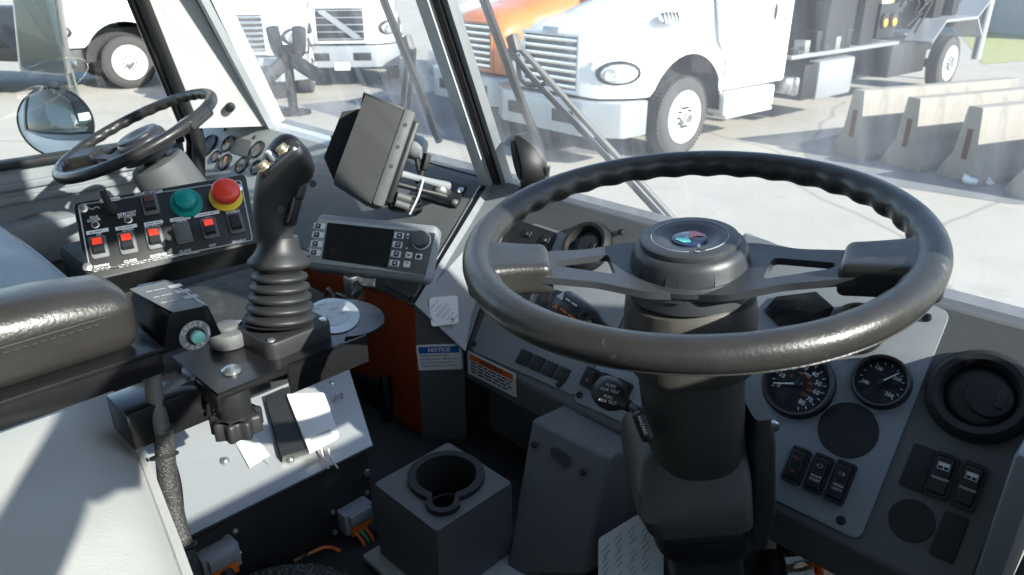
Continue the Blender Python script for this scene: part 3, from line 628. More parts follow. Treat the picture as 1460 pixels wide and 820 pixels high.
b = MB(); b.bb(DX - .03, DX + .02, -.9, -.8, -.47, 1.35, .01); b.bb(DX - .03, DX + .02, -.9, .35, 1.1, 1.35, .01); part(t, 'window_frame', b, K['rubber'])
# ------------------------------------------------------------------ near door (beside the camera, behind the frame's right edge)
t = thing('cab_door', 'pale grey door beside the instrument panel with its window', 'door', (XR, .1, FLZ))
b = MB(); b.bb(XR, XR + .05, -.9, .9, FLZ, -.03, .005); part(t, 'panel', b, K['light'])
b = MB(); b.bb(XR, XR + .04, -.9, -.62, -.03, 1.35); b.bb(XR, XR + .04, -.62, .62, .43, 1.35); part(t, 'window_frame', b, K['rubber'])
b = MB(); b.quad([Vector((XR + .02, -.62, -.03)), Vector((XR + .02, .82, -.03)), Vector((XR + .02, .33, 1.2)), Vector((XR + .02, -.62, 1.2))]); part(t, 'window_pane', b, K['side'])
b = MB(); b.hexa([Vector((XR, .82, -.06)), Vector((XR + .04, .82, -.06)), Vector((XR + .04, .95, -.06)), Vector((XR, .95, -.06))], [Vector((XR, .33, 1.2)), Vector((XR + .04, .33, 1.2)), Vector((XR + .04, .46, 1.2)), Vector((XR, .46, 1.2))]); part(t, 'front_frame', b, K['rubber'])
# ------------------------------------------------------------------ door mirrors outside
t = thing('door_mirror', 'tall flat mirror above a round convex mirror on a steel pole', 'mirror', onx(105, 215, -2.45))
b = MB(); b.tube([onx(u, v, -2.47) for u, v in ((56, -90), (75, 0), (93, 75), (108, 140), (125, 215), (132, 245))], .011, 8); part(t, 'pole', b, K['steel'])
b = MB(); b.box(.03, .03, .025, T(onx(100, 92, -2.47)), .004); b.box(.03, .03, .025, T(onx(118, 180, -2.47)), .004); part(t, 'clamp', b, K['steel'])
Fm = Fr(onx(52, 20, -2.44), (.62, .78, 0), (.80, -.60, .05))
b = MB(); pl = rpoly(Fm.poly([(10, -60), (75, -60), (98, 108), (26, 103)]), .02); b.prism(pl, .03, Fm.M, .006, h0=-.03); o = part(t, 'mirror_housing', b, K['steel'])
b = MB(); cx = sum(p[0] for p in pl) / len(pl); cyy = sum(p[1] for p in pl) / len(pl); b.prism([(cx + (x - cx) * .86, cyy + (y - cyy) * .95) for x, y in pl], .002, Fm.M); part(o, 'mirror_glass', b, K['mirror'])
Fc = Fr(onx(80, 175, -2.43), (.62, .78, 0), (.83, -.52, .14))
b = MB(); b.lathe([(0, -.045), (.06, -.04), (.097, -.012), (.101, 0), (.099, .004), (.094, .002)], Fc.M, 40); o = part(t, 'convex_housing', b, K['gloss'])
b = MB(); b.lathe([(.095, .002), (.075, .0085), (.05, .013), (.025, .0155), (0, .0165)], Fc.M, 40); part(o, 'convex_glass', b, K['mirror'], sharp=80)
# ------------------------------------------------------------------ seats
def seat(label, x0, x1, yf, z, m, rot, grp):
    t = thing('cab_seat', label, 'seat', ((x0 + x1) / 2, yf - .3, FLZ), grp); W = x1 - x0; D = .56
    Mz = T((x0 + x1) / 2, yf, z) @ RZ(rot)
    def crown(p):
        u = p.x / (W / 2); v = p.y / (D / 2); q = p.copy()
        if p.z > 0: q.z += .018 * (1 - u * u) * (1 - v * v) - .03 * max(0, v - .55) + .005 * math.sin(p.x * 31 + p.y * 12) * math.sin(p.y * 23) * max(0, 1 - abs(u)) + .004 * math.sin(p.x * 60 - p.y * 45) * max(0, abs(u) - .6) * max(0, v)
        return q
    b = MB(); b.soft(W, D, .15, .06, Mz @ T(0, -D / 2, -.075), 16, crown); c = part(t, 'cushion', b, K[m], sharp=80)
    pts = [(-W / 2 + .02, -D + .05), (-W / 2 + .004, -.1), (-W / 2 + .03, -.03), (-W / 2 + .1, -.003), (W / 2 - .1, -.003), (W / 2 - .03, -.03), (W / 2 - .004, -.1), (W / 2 - .02, -D + .05)]
    b = MB(); b.tube([Mz @ Vector((x, y, -.055)) for x, y in pts], .006, 8, smooth=5); part(c, 'piping', b, K[m])
    b = MB(); b.soft(W, .13, .62, .055, Mz @ T(0, -D - .02, .31) @ RX(.16), 8); part(t, 'backrest', b, K[m], sharp=80)
    b = MB(); b.box(W * .8, D * .8, .12, Mz @ T(0, -D / 2, -.21), .02); b.box(W * .6, D * .6, abs(z) and (-.27 + z - FLZ) or .1, Mz @ T(0, -D / 2, -.27 - (z - .27 - FLZ) / 2), .01); part(t, 'base', b, K['black'])
    return t
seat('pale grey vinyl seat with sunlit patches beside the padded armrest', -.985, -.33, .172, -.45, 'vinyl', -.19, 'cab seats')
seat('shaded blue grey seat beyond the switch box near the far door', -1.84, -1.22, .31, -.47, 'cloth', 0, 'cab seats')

t = thing('truck_body', 'white box body of this truck behind the cab, seen in the door mirrors', 'truck body', (-1, -4, -1.3))
b = MB(); b.bb(XL - .08, XR + .08, -8.5, -1.15, -1.2, 1.3, .04); part(t, 'box', b, K['wpaint'])
b = MB()
for k in range(8): b.bb(XL - .13, XL - .08, -8.2 + .95 * k, -8.1 + .95 * k, -1.2, 1.3, .01)
part(t, 'rib', b, K['wpaint'])['kind'] = 'stuff'
b = MB(); b.bb(XL - .06, XR + .06, -8.5, 1.0, -1.5, -1.2, .02); part(t, 'underframe', b, K['dark'])
b = MB(); b.bb(XL - .075, XL - .052, -.95, .86, -1.2, -.50, .01); part(t, 'cab_skin', b, K['wpaint'])

t = thing('shade_rail', 'unseen dark diagonal rail added to cast a shadow band on the seat', 'shade rail', (.27, -.05, -.075))
b = MB(); b.tube([Vector((.27, -.05, -.075)), Vector((.27, .60, .42))], .027, 12); part(t, 'rail', b, K['rubber'])  # added out of view so its shadow crosses the seat cushion
b = MB(); b.rod((.27, -.04, -.067), (.30, -.04, -.067), .02); part(t, 'foot', b, K['black'])
b = MB(); b.rod((.27, .59, .412), (.32, .59, .412), .02); part(t, 'foot', b, K['black'])

P0 = Vector((.27, .188, .107)); e_, f_ = Vector((0, .795, .607)), Vector((0, .607, -.795))
b = MB(); b.slab([P0 + e_ * -.03 + f_ * .02, P0 + e_ * -.035 + f_ * .035, P0 + e_ * -.015 + f_ * .05, P0 + e_ * .0 + f_ * .075, P0 + e_ * .19 + f_ * .075, P0 + e_ * .19 + f_ * .02], .012); part(t, 'shade_plate', b, K['rubber'])  # added unseen plate that widens the rail's shadow towards the seat front
# ------------------------------------------------------------------ instrument panel on the right
FR = Fr((-.5, .95 - .868 * .12, -.38 - .12), (1, 0, 0), (0, -.755, .655))
def yz(name_pts, x0, x1, x0b=None):              # section in (y, z) swept along x
    return None
SEC = [(1.0, -.375), (.95, -.38), (.745, -.617), (.745, -.668), (.93, -.668), (1.0, -.5)]
t = DR = thing('instrument_panel', 'dark grey sloping dashboard with gauges, rocker switches and round vents', 'dashboard', (-.5, .85, -.668))
b = MB(); xl = [-.916, -.916, -.847, -.847, -.86, -.9]
b.add([(xl[i], y, z) for i, (y, z) in enumerate(SEC)] + [(-.065, y, z) for y, z in SEC], [[0, 1, 2, 3, 4, 5], [11, 10, 9, 8, 7, 6]] + [[i, i + 6, (i + 1) % 6 + 6, (i + 1) % 6] for i in range(6)])
bm = part(t, 'body', b, K['dash'])
md = bm.modifiers.new('bevel', 'BEVEL'); md.width = .004; md.segments = 2; md.limit_method = 'ANGLE'
b = MB(); b.bb(-.064, -.04, .74, .98, -.67, -.42, .008); part(t, 'end_trim', b, K['plate'])
def plate(px, h=.003, m='plate', r=.012, par=None, name='faceplate', F=FR, h0=0.0):
    b = MB(); b.prism(rpoly(F.poly(px), r), h, F.M, .0012, h0=h0); return part(par or t, name, b, K[m])
plate([(1060, 330), (1356, 446), (1226, 772), (1082, 702), (1050, 560)])
plate([(760, 318), (925, 372), (880, 470), (822, 566), (672, 500), (735, 340)], .0025)
plate([(816, 571), (880, 480), (960, 500), (930, 622)], .0025)
def screw(F, u, v, h=.003, par=None, m='black', r=.0055):
    M = F.px(u, v, h); b = MB(); b.lathe([(r, 0), (r, .0012), (r * .8, .0028), (r * .35, .0034), (r * .3, .002), (0, .002)], M, 16); return part(par or t, 'screw', b, K[m])
for u, v in ((1199, 742), (1322, 453), (797, 548), (826, 563), (676, 490), (885, 331), (1160, 395)): screw(FR, u, v)
def gauge(F, u, v, r, nums, needle, par, sub=None, depth=.012, h=.003, r0=0.0, ticks=None, title=None):
    M = F.px(u, v, h); b = MB()
    b.lathe([(r, 0), (r, depth * .5), (r * .985, depth * .85), (r * .93, depth), (r * .86, depth * .9), (r * .8, depth * .35), (r * .79, .002), (0, .002)], M, 48); g = part(par, 'gauge', b, K['black'])
    b = MB(); b.lathe([(r * .79, .0026), (0, .0026)], M, 40); part(g, 'dial', b, K['ink'])
    b = MB(); z = .0032
    for a, s in nums: b.text(s, r * .19, M @ T(r * .53 * math.cos(R(a)), r * .53 * math.sin(R(a)), z) @ RZ(r0), bold=.01)
    for a in (ticks or [n[0] for n in nums]): b.box(r * .1, r * .02, .0003, M @ RZ(R(a)) @ T(r * .7, 0, z))
    if title: b.text(title, r * .11, M @ T(r * .12, r * .35, z) @ RZ(r0))
    part(g, 'numerals', b, K['white'])
    if sub:
        b = MB()
        for a, s in sub: b.text(s, r * .12, M @ T(r * .33 * math.cos(R(a)), r * .33 * math.sin(R(a)), z) @ RZ(r0))
        part(g, 'inner_scale', b, K['warn'])
    if needle is not None:
        b = MB(); b.prism([(-r * .12, -r * .03), (r * .68, -r * .012), (r * .68, r * .012), (-r * .12, r * .03)], .001, M @ T(0, 0, .005) @ RZ(R(needle))); part(g, 'needle', b, K['white'])
        b = MB(); b.cyl(r * .1, .004, M @ T(0, 0, .0035), 20, .0005); part(g, 'needle_hub', b, K['black'])
    return g
a0 = 205; st = 26
gauge(FR, 1139, 549, .0455, [(a0, '0'), (a0 - 34, '10'), (a0 - 75, '20'), (a0 - 112, '30'), (a0 - 150, '40'), (a0 - 180, '50'), (a0 - 208, '60'), (a0 - 238, '70'), (a0 - 262, '80')], 200, t, [(150, '20'), (100, '40'), (60, '60'), (25, '80'), (-8, '100'), (-40, '120')], r0=-.12, ticks=[a0 - 17 * k for k in range(17)], title='MPH')
gauge(FR, 1257, 546, .034, [(200, '100'), (120, '150'), (35, '200'), (-40, '250')], 50, t, r0=-.12, ticks=[200 - 20 * k for k in range(13)])
gauge(FR, 1222, 470, .034, [(200, '0'), (90, '60'), (-20, '120')], 150, t, r0=-.12)
b = MB(); b.lathe([(.0345, 0), (.0345, .001), (.034, .0016), (0, .0016)], FR.px(1209, 613, .003), 40); part(t, 'blank_plug', b, K['rubber'])
b = MB(); b.lathe([(.0235, 0), (.0235, .001), (.023, .0016), (0, .0016)], FR.px(1300, 742, 0), 40); part(t, 'blank_plug', b, K['rubber'])
plate([(1090, 445), (1108, 425), (1165, 418), (1190, 440), (1180, 458), (1110, 466)], .004, 'screen', .002, name='message_display', h0=.003)
plate([(1304, 631), (1336, 643), (1316, 704), (1281, 690)], .0025, 'rubber', .004, name='blank_plate')
plate([(1348, 727), (1383, 741), (1359, 805), (1323, 789)], .0025, 'rubber', .004, name='blank_plate')
# rocker switches
def rocker(F, px, legend, lm, par, icon=None, h=.003, tilt=.10, capm='black', txt=None):
    """px: tl, tr, br, bl of the switch bezel"""
    q = F.poly(px); cx = sum(p[0] for p in q) / 4; cyy = sum(p[1] for p in q) / 4
    W = (Vector(q[1]) - Vector(q[0])).length; H = (Vector(q[3]) - Vector(q[0])).length
    d = Vector(q[1]) + Vector(q[2]) - Vector(q[0]) - Vector(q[3]); rot = math.atan2(d.y, d.x)
    M = F.at(cx, cyy, h, rot); b = MB()
    b.prism(rpoly(rect(W, H), W * .14), .006, M, .0015, holes=[rpoly(rect(W * .76, H * .84), W * .08)[::-1]]); b.prism(rect(W * .8, H * .88), .001, M); s = part(par, 'rocker_switch', b, K['black'])
    b = MB(); b.soft(W * .72, H * .80, .012, .002, M @ T(0, 0, .0035) @ RX(tilt), 3); c = part(s, 'rocker', b, K[capm])
    Mt = M @ T(0, 0, .0035) @ RX(tilt) @ T(0, 0, .0062)
    if icon: b = MB(); icon(b, Mt @ T(0, H * .2, 0), W * .8); part(s, 'symbol', b, K[lm])
    if txt:
        b = MB()
        for k, l in enumerate(txt): b.text(l, W * (.16 if len(l) > 5 else .2), Mt @ T(0, -H * .08 - k * W * .22, 0), bold=.006)
        part(s, 'legend', b, K['white'])
    return s
def i_bar(b, M, W): b.text('BRIGHT', W * .16, M, bold=.01); b.text('DIM', W * .17, M @ T(-W * .05, -W * .95, 0), bold=.01)
def i_mark(b, M, W): b.prism([(-W * .16, -W * .5), (W * .16, -W * .6), (W * .02, -W * .38)], .0002, M)
def i_engine(b, M, W):
    b.torus(W * .13, W * .02, M, 20, 4)
    for s in (-1, 1): b.prism([(s * W * .17, -W * .12), (s * W * .2, -W * .12), (s * W * .2, W * .12), (s * W * .17, W * .12)], .0002, M)
def i_beam(b, M, W):
    for k in (-1, 0, 1): b.box(W * .16, W * .03, .0002, M @ T(-W * .14, k * W * .08, 0))
    b.prism([(W * .02, -W * .13), (W * .14, -W * .1), (W * .2, 0), (W * .14, W * .1), (W * .02, W * .13)], .0002, M)
def i_fan(b, M, W):
    b.prism(rect(W * .62, W * .42), .0002, M, holes=[rect(W * .56, W * .36)]); b.prism(rect(W * .05, W * .4), .0002, M)
    for s in (1, -1): b.prism(rect(W * .24, W * .17, s * W * .145, W * .085), .0002, M)
rocker(FR, [(1134, 636), (1160, 644), (1140, 697), (1115, 684)], None, 'warn', t, i_bar, tilt=.16)
rocker(FR, [(1166, 646), (1192, 654), (1172, 712), (1144, 697)], None, 'grey_ink', t, i_engine, txt=('ENGINE', 'START'))
rocker(FR, [(1196, 655), (1224, 664), (1204, 727), (1175, 712)], None, 'grey_ink', t, i_beam, txt=('HEAD', 'LIGHTS'))
rocker(FR, [(1336, 643), (1370, 654), (1350, 717), (1316, 704)], None, 'white', t, i_fan, h=0, txt=('WINDOW',))
rocker(FR, [(1376, 656), (1411, 667), (1389, 735), (1353, 719)], None, 'white', t, i_fan, h=0, txt=('WINDOW',))
# vents
def vent(F, u, v, r, par, open_=False):
    M = F.px(u, v, 0); b = MB(); b.lathe([(r, 0), (r, .006), (r * .96, .012), (r * .86, .018), (r * .74, .017), (r * .66, .008), (r * .65, .001)], M, 64)
    for k in range(90): b.box(.0012, .0012, .006, M @ RZ(2 * math.pi * k / 90) @ T(r * 1.0, 0, .004))
    o = part(par, 'air_vent', b, K['rubber'])
    b = MB(); b.ball(r * .645, M @ T(0, 0, .002), 40, 1, 1, .22); part(o, 'vent_ball', b, K['black'] if not open_ else K['ink'], sharp=80)
    b = MB(); b.lathe([(r * .43, .006), (r * .43, .0125), (r * .40, .0145), (0, .0155)], M @ T(r * .17, 0, .0) @ RY(.10), 40); lv = part(o, 'louvre_disc', b, K['black'])
    b = MB(); b.soft(r * .16, r * .36, .004, .0015, M @ T(r * .40, .0, .0145) @ RY(.12), 3); part(o, 'finger_tab', b, K['black'])
vent(FR, 1397, 566, .0545, t)
vent(FR, 838, 354, .046, t, True)
# membrane key panel, blanks and switches behind the wheel
q = plate([(742, 316), (796, 334), (745, 462), (692, 440)], .004, 'black', .004, name='key_panel', h0=.0025)
k = 0
for rr in range(6):
    for cc in range(2):
        u = 752 + cc * 26 - rr * 10.5; v = 333 + cc * 9 + rr * 20.5
        b = MB(); b.soft(.017, .012, .004, .0015, FR.px(u, v, .0075), 2); part(q, 'key', b, K['boot'])
b = MB()
for rr in range(6):
    for cc in range(2):
        u = 752 + cc * 26 - rr * 10.5; v = 333 + cc * 9 + rr * 20.5; M = FR.px(u, v, .0098)
        if (rr + cc) % 3 == 0: b.text('H', .007, M)
        elif (rr + cc) % 3 == 1: b.prism([(-.003, -.002), (.003, -.002), (0, .003)], .0002, M)
        else: b.lathe([(.0028, 0), (0, .0002)], M, 10)
part(q, 'key_symbol', b, K['grey_ink'])
plate([(775, 408), (792, 413), (772, 462), (755, 455)], .003, 'black', .002, name='blank_plate', h0=.0025)
plate([(794, 414), (811, 420), (791, 470), (775, 463)], .003, 'black', .002, name='blank_plate', h0=.0025)
for kx in range(4):
    u = 746 + 18 * kx; v = 498 + 8 * kx; plate([(u, v), (u + 16, v + 7), (u + 6, v + 26), (u - 10, v + 19)], .003, 'black', .002, name='switch_blank', h0=.0025)
rocker(FR, [(842, 524), (860, 532), (846, 558), (828, 550)], None, 'warn', t, i_mark, tilt=.2)
rocker(FR, [(863, 532), (881, 541), (868, 568), (850, 560)], None, 'white', t, i_engine)
rocker(FR, [(884, 540), (906, 550), (890, 580), (870, 570)], None, 'white', t, i_beam)
# lower shroud under the key panel
# ------------------------------------------------------------------ centre console facets between the two dashes
A = Vector((-.99, .95, -.378)); B = Vector((-.91, .69, -.53)); C = Vector((-.916, .95, -.38)); D = Vector((-.847, .745, -.617))
t = CF = thing('centre_fascia', 'light grey angled fascia corner joining the two dash halves', 'fascia', (-.9, .75, FLZ))
b = MB(); b.slab([A, B, D, C][::-1], .012); part(t, 'angled_facet', b, K['plate'])
B2 = Vector((B.x, B.y, -.60)); D2 = Vector((D.x, D.y - .002, -.668))
Bf = Vector((B.x, B.y, FLZ)); Df = Vector((D.x, D.y - .002, FLZ))
b = MB(); b.hexa([B2, D2, D2 + Vector((-.06, .06, 0)), B2 + Vector((-.06, .06, 0))], [B, D + Vector((0, -.002, 0)), D + Vector((-.06, .06, 0)), B + Vector((-.06, .06, 0))]); part(t, 'label_facet', b, K['dash'])
i_ = Vector((-.004, .004, 0))
b = MB(); b.hexa([Bf + i_, Df + i_, Df + Vector((-.06, .06, 0)), Bf + Vector((-.06, .06, 0))], [B2 + i_, D2 + i_, D2 + Vector((-.06, .06, 0)), B2 + Vector((-.06, .06, 0))]); part(t, 'lower_facet', b, K['dash'])
b = MB(); b.bb(-.845, -.30, .80, .84, FLZ, -.66); part(t, 'knee_panel', b, K['dash'])
b = MB(); b.slab([Vector((-1.55, .955, -.376)), Vector((-.915, .955, -.376)), Vector((-.915, 1.0, -.372)), Vector((-1.55, 1.0, -.372))], .01); part(t, 'top_ledge', b, K['dash'])
# monitor plate
FP = Fr((-1.2, .82, -.378 - .13 * .585), (1, 0, 0), (0, -.505, .863))
t = MP = thing('mounting_plate', 'dark slanted metal plate with bright edge below the two screens', 'plate', (-1.2, .75, -.53))
pl = [FP.I @ q for q in (Vector((-1.50, .95, -.378)), A, B, Vector((-1.50, .69, -.53)))]
b = MB(); b.prism(rpoly([(q.x, q.y) for q in pl], .012), .004, FP.M, h0=-.004); part(t, 'panel', b, K['dash'])
ins = rpoly([(pl[0].x + .008, pl[0].y - .008), (pl[1].x - .012, pl[1].y - .008), (pl[2].x - .011, pl[2].y + .010), (pl[3].x + .008, pl[3].y + .010)], .012)
b = MB(); b.prism(ins, .0035, FP.M, .001); part(t, 'raised_sheet', b, K['dash'])
b = MB(); b.tube([FP.M @ Vector((x, y, .004)) for x, y in ins[5:15]], .0018, 6); part(t, 'bright_edge', b, K['steel'])
for u, v in ((688, 268), (586, 426), (540, 395)): screw(FP, u, v, .0035, m='rubber')
# orange interior wall under the plate
t = thing('inner_wall', 'orange painted cab wall in the shade under the mounting plate', 'wall panel', (-1.2, .72, FLZ))
b = MB(); b.bb(-1.52, -.918, .70, .73, FLZ, -.535); part(t, 'sheet', b, K['orange'])
b = MB(); b.slab([ony(497, 526, .695), ony(543, 543, .695), ony(543, 660, .695), ony(470, 660, .695), ony(480, 526, .695)], .006); part(t, 'foam_strip', b, K['rubber'])
b = MB(); b.tube([ony(548, 535, .69), ony(552, 560, .685), ony(552, 660, .685)], .012, 8); part(t, 'edge_trim', b, K['black'])
b = MB(); b.tube([at(464, 422, 1.18), at(468, 412, 1.16), at(476, 425, 1.15), at(470, 440, 1.15)], .003, 6, smooth=4); b.tube([at(480, 420, 1.18), at(492, 425, 1.16), at(505, 445, 1.15), at(512, 465, 1.14), at(508, 482, 1.15)], .004, 6, smooth=4); part(t, 'loose_cable', b, K['black'])
b = MB(); b.ball(.011, T(at(508, 484, 1.14)), 12); part(t, 'cable_grommet', b, K['black'])
# ------------------------------------------------------------------ left dash and gauges
t = thing('gauge_cluster', 'sunlit grey dash section with round gauges behind the far steering wheel', 'dashboard', (-1.8, .85, -.69))
FL = Fr((-1.8, .95 - .868 * .10, -.40 - .10), (1, 0, 0), (0, -.755, .655))
b = MB(); S2 = [(1.0, -.395), (.95, -.40), (.75, -.63), (.75, -.69), (1.0, -.69)]
b.add([(-2.195, y, z) for y, z in S2] + [(-1.505, y, z) for y, z in S2], [[0, 1, 2, 3, 4], [9, 8, 7, 6, 5]] + [[i, i + 5, (i + 1) % 5 + 5, (i + 1) % 5] for i in range(5)]); part(t, 'body', b, K['light'])
for (u, v, r) in ((298, 208, .036), (326, 206, .026), (309, 224, .019), (322, 232, .026), (346, 236, .026), (368, 214, .026), (367, 240, .022)):
    M = FL.px(u, v, 0); b = MB(); b.lathe([(r, 0), (r, .005), (r * .93, .007), (r * .86, .006), (r * .84, .002)], M, 32); g = part(t, 'gauge', b, K['black'])
    b = MB(); b.lathe([(r * .85, .003), (0, .003)], M, 32); part(g, 'dial', b, K['plate'] if r > .03 else K['light'])
    b = MB(); b.prism([(-r * .1, -r * .04), (r * .65, -r * .02), (r * .65, r * .02), (-r * .1, r * .04)], .001, M @ T(0, 0, .006) @ RZ(1.2 + u * .1)); part(g, 'needle', b, K['warn'])
b = MB(); b.prism(rpoly(FL.poly([(335, 195), (360, 202), (354, 225), (329, 217)]), .003), .003, FL.M, .001); part(t, 'warning_lamp_panel', b, K['dash'])
for u, v in ((321, 185), (363, 196)): screw(FL, u, v, 0)
# ------------------------------------------------------------------ steering wheels and columns
def steering(label, c, n, r, px_l, px_r, tube, lab2, main):
    c = Vector(c); n = Vector(n).normalized(); W = Fr(c, (1, 0, 0), n)
    t = thing('steering_wheel', label, 'steering wheel', c, 'steering wheels')
    lx, ly = W.hit(*px_l); rx, ry = W.hit(*px_r); al, ar = math.atan2(ly, lx), math.atan2(ry, rx)
    def mod(a, bb):
        d = min(abs((a - al + math.pi) % (2 * math.pi) - math.pi), abs((a - ar + math.pi) % (2 * math.pi) - math.pi))
        far = 1 if d > .22 else max(0, (d - .1) / .12)
        inner = max(0, math.cos(bb - math.pi * 1.15)) ** 1.5
        return .0017 * math.cos(a * 34) * inner * far * (1 if math.sin(a - 0.0) > -.2 or not main else .35)
    b = MB(); b.torus(r, tube, W.M, 272, 24, mod); rim = part(t, 'rim', b, K['grip'], sharp=80)
    b = MB(); b.torus(r + tube * .72, .0009, W.M @ T(0, 0, -tube * .72), 160, 6); part(rim, 'moulding_line', b, K['grip'])
    dish = .030
    for s, (a, ang) in enumerate(((al, 1), (ar, -1))):
        Ms = W.M @ RZ(a)                                  # local x points to the rim
        # pad that wraps the rim
        def shape(p, _r=r):
            q = p.copy(); f = (p.x + .045) / .09; q.z += -.014 * (1 - f); q.y *= .82 + .55 * max(0, f) ** 2.2; return q
        b = MB(); b.soft(.080, .066, tube * 2.12, tube * .5, Ms @ T(r - .029, 0, -.003), 10, shape); part(t, 'grip_pad', b, K['grip'], sharp=80)
        slope = -math.atan2(dish - .012, r - .05 - .05)
        Mp = Ms @ T(.05, 0, -dish) @ RY(slope); L = r - .05 - .05
        out = rpoly([(-.065, -.056), (.0, -.058), (L * .45, -.037), (L + .02, -.024), (L + .02, .024), (L * .45, .035), (.0, .055), (-.065, .052)], .01)
        hole = rpoly([(.026, -.027), (L - .022, -.008), (L - .022, .003), (.026, .018)], .007)
        b = MB(); b.prism(out, .007, Mp, holes=[hole], h0=-.0035); part(t, 'spoke', b, K['spoke'])
    Mh = W.M @ T(0, 0, -dish - .012)
    hb = .058
    b = MB(); b.lathe([(hb + .004, -.012), (hb + .002, .0), (hb, .012), (hb - .003, .028), (hb - .006, .034), (hb - .009, .0355), (0, .0355)], Mh, 64)
    if main:
        for k in range(8): b.hexa(*[[Mh @ RZ(2 * math.pi * k / 8 + .3) @ Vector(v) for v in q] for q in ([(hb - .003, -.008, .001), (hb + .004, -.009, .001), (hb + .004, .009, .001), (hb - .003, .008, .001)], [(hb - .008, -.006, .024), (hb - .0025, -.006, .024), (hb - .0025, .006, .024), (hb - .008, .006, .024)])])
    b.lathe([(.060, .0), (.063, .003), (.063, .008), (.060, .011), (0, .011)], Mh @ T(0, 0, .004), 56)
    hub = part(t, 'hub', b, K['spoke'])
    b = MB(); b.lathe([(.047, .035), (.0475, .037), (.0465, .0405), (.044, .042), (.030, .042), (.026, .041), (.018, .0375), (0, .037)], Mh, 64); part(hub, 'horn_pad', b, K['spoke'])
    if main:
        Mc = Mh @ T(0, 0, .0372); toward = math.atan2(*(lambda q: (q.y, q.x))((W.I.to_3x3() @ Vector((.713, .70, 0)))))
        b = MB(); b.lathe([(.0165, 0), (.0162, .0022), (.014, .0028), (0, .0032)], Mc, 32); part(hub, 'emblem', b, K['emb2'])
        me_ = Mc @ T(0, 0, .0034) @ RZ(toward)
        def seg(a0, a1, rr=.0145): return [(0, 0)] + [(rr * math.cos(R(a0 + (a1 - a0) * k / 10)), rr * math.sin(R(a0 + (a1 - a0) * k / 10))) for k in range(11)]
        b = MB(); b.prism([(-.001, .002), (-.001, -.012), (-.008, -.0115), (-.0138, -.003), (-.012, .002), (-.006, -.001)], .0003, me_); part(hub, 'emblem_field', b, K['emb'])
        b = MB(); b.prism([(.002, .0125), (.0085, .011), (.014, .002), (.013, -.002), (.006, .000), (-.0005, -.004)], .0003, me_); part(hub, 'emblem_field', b, K['emr'])
        b = MB(); b.torus(.0362, .0006, Mh @ T(0, 0, .0421), 64, 6); part(hub, 'ring_line', b, K['plate'])
        b = MB(); b.prism([(-.007, -.0012), (-.003, -.0012), (-.003, .0012), (-.007, .0012)], .0003, Mh @ T(0, 0, .0425) @ RZ(toward) @ T(0, -.0355, 0)); b.torus(.0035, .0006, Mh @ T(0, 0, .0424) @ RZ(toward) @ T(0, -.0355, 0), 16, 4); b.prism([(.004, -.0012), (.007, -.0012), (.007, .0012), (.004, .0012)], .0003, Mh @ T(0, 0, .0425) @ RZ(toward) @ T(0, -.0355, 0)); part(hub, 'horn_symbol', b, K['ink'])
    return W, al, ar
C1, N1 = Vector((-.3466, .5957, -.2380)), Vector((-.0282, -.1336, .9906)).normalized()
W1, al1, ar1 = steering('large near steering wheel with worn black rim and coloured emblem on its hub', C1, N1, .205, (700, 372), (1318, 372), .0148, '', True)
C2, N2 = Vector((-1.980, .6618, -.390)) * .9, Vector((-.0986, -.3751, .9217)).normalized()
W2, al2, ar2 = steering('far steering wheel with thin black rim beside the door mirrors', C2, N2, .1845, (118, 218), (285, 165), .0125, '', False)
t = thing('steering_column', 'short grey drum column carrying the far steering wheel', 'steering column', C2 - N2 * .45)
Mc = along(C2 - N2 * .40, N2); b = MB(); b.lathe([(.075, 0), (.075, .16), (.07, .25), (.066, .31), (.06, .325), (.05, .33)], Mc, 40); part(t, 'shroud', b, K['dash'])
b = MB(); b.cyl(.028, .06, along(C2 - N2 * .085, N2), 24); part(t, 'shaft', b, K['black'])
# near column
t = thing('steering_column', 'bulky black column under the near steering wheel with flared lower boot', 'steering column', C1 - N1 * .55)
FCm = axes(C1, cw(1, 0), N1)                       # local x: camera right, local y: away, z: up the column
def ring_loft(par, name, rings, m, n=40, p=2.6, sharp=50):
    """rings: (k below wheel, half width x, half depth y, shift x, shift y)"""
    b = MB(); vs = []; fs = []
    for (k, hx, hy, sx, sy) in rings:
        for i in range(n):
            a = 2 * math.pi * i / n; c, s = math.cos(a), math.sin(a)
            vs.append((sx + hx * math.copysign(abs(c) ** (2 / p), c), sy + hy * math.copysign(abs(s) ** (2 / p), s), -k))
    for j in range(len(rings) - 1):
        for i in range(n): i2 = (i + 1) % n; fs.append([j * n + i, j * n + i2, (j + 1) * n + i2, (j + 1) * n + i])
    fs.append(list(range(n))); fs.append([(len(rings) - 1) * n + i for i in range(n)][::-1])
    b.add(vs, fs, FCm); return part(par, name, b, K[m], sharp=sharp)
ring_loft(t, 'upper_shroud', [(.055, .052, .05, 0, 0), (.06, .062, .058, 0, 0), (.085, .065, .062, 0, 0), (.13, .066, .066, 0, 0), (.136, .064, .064, 0, 0), (.138, .055, .058, .0, 0), (.16, .054, .058, .0, 0), (.20, .053, .06, .002, .0), (.265, .052, .062, .004, 0), (.275, .048, .055, .004, 0)], 'column')
ring_loft(t, 'lower_boot', [(.235, .050, .045, .006, .01), (.245, .058, .052, -.002, .01), (.262, .062, .075, -.008, .0), (.282, .062, .088, -.010, -.004), (.300, .058, .090, -.006, -.006), (.312, .050, .08, .0, -.004), (.318, .044, .055, .008, 0), (.40, .042, .05, .012, 0), (.52, .045, .05, .02, 0)], 'column', p=7, sharp=28)
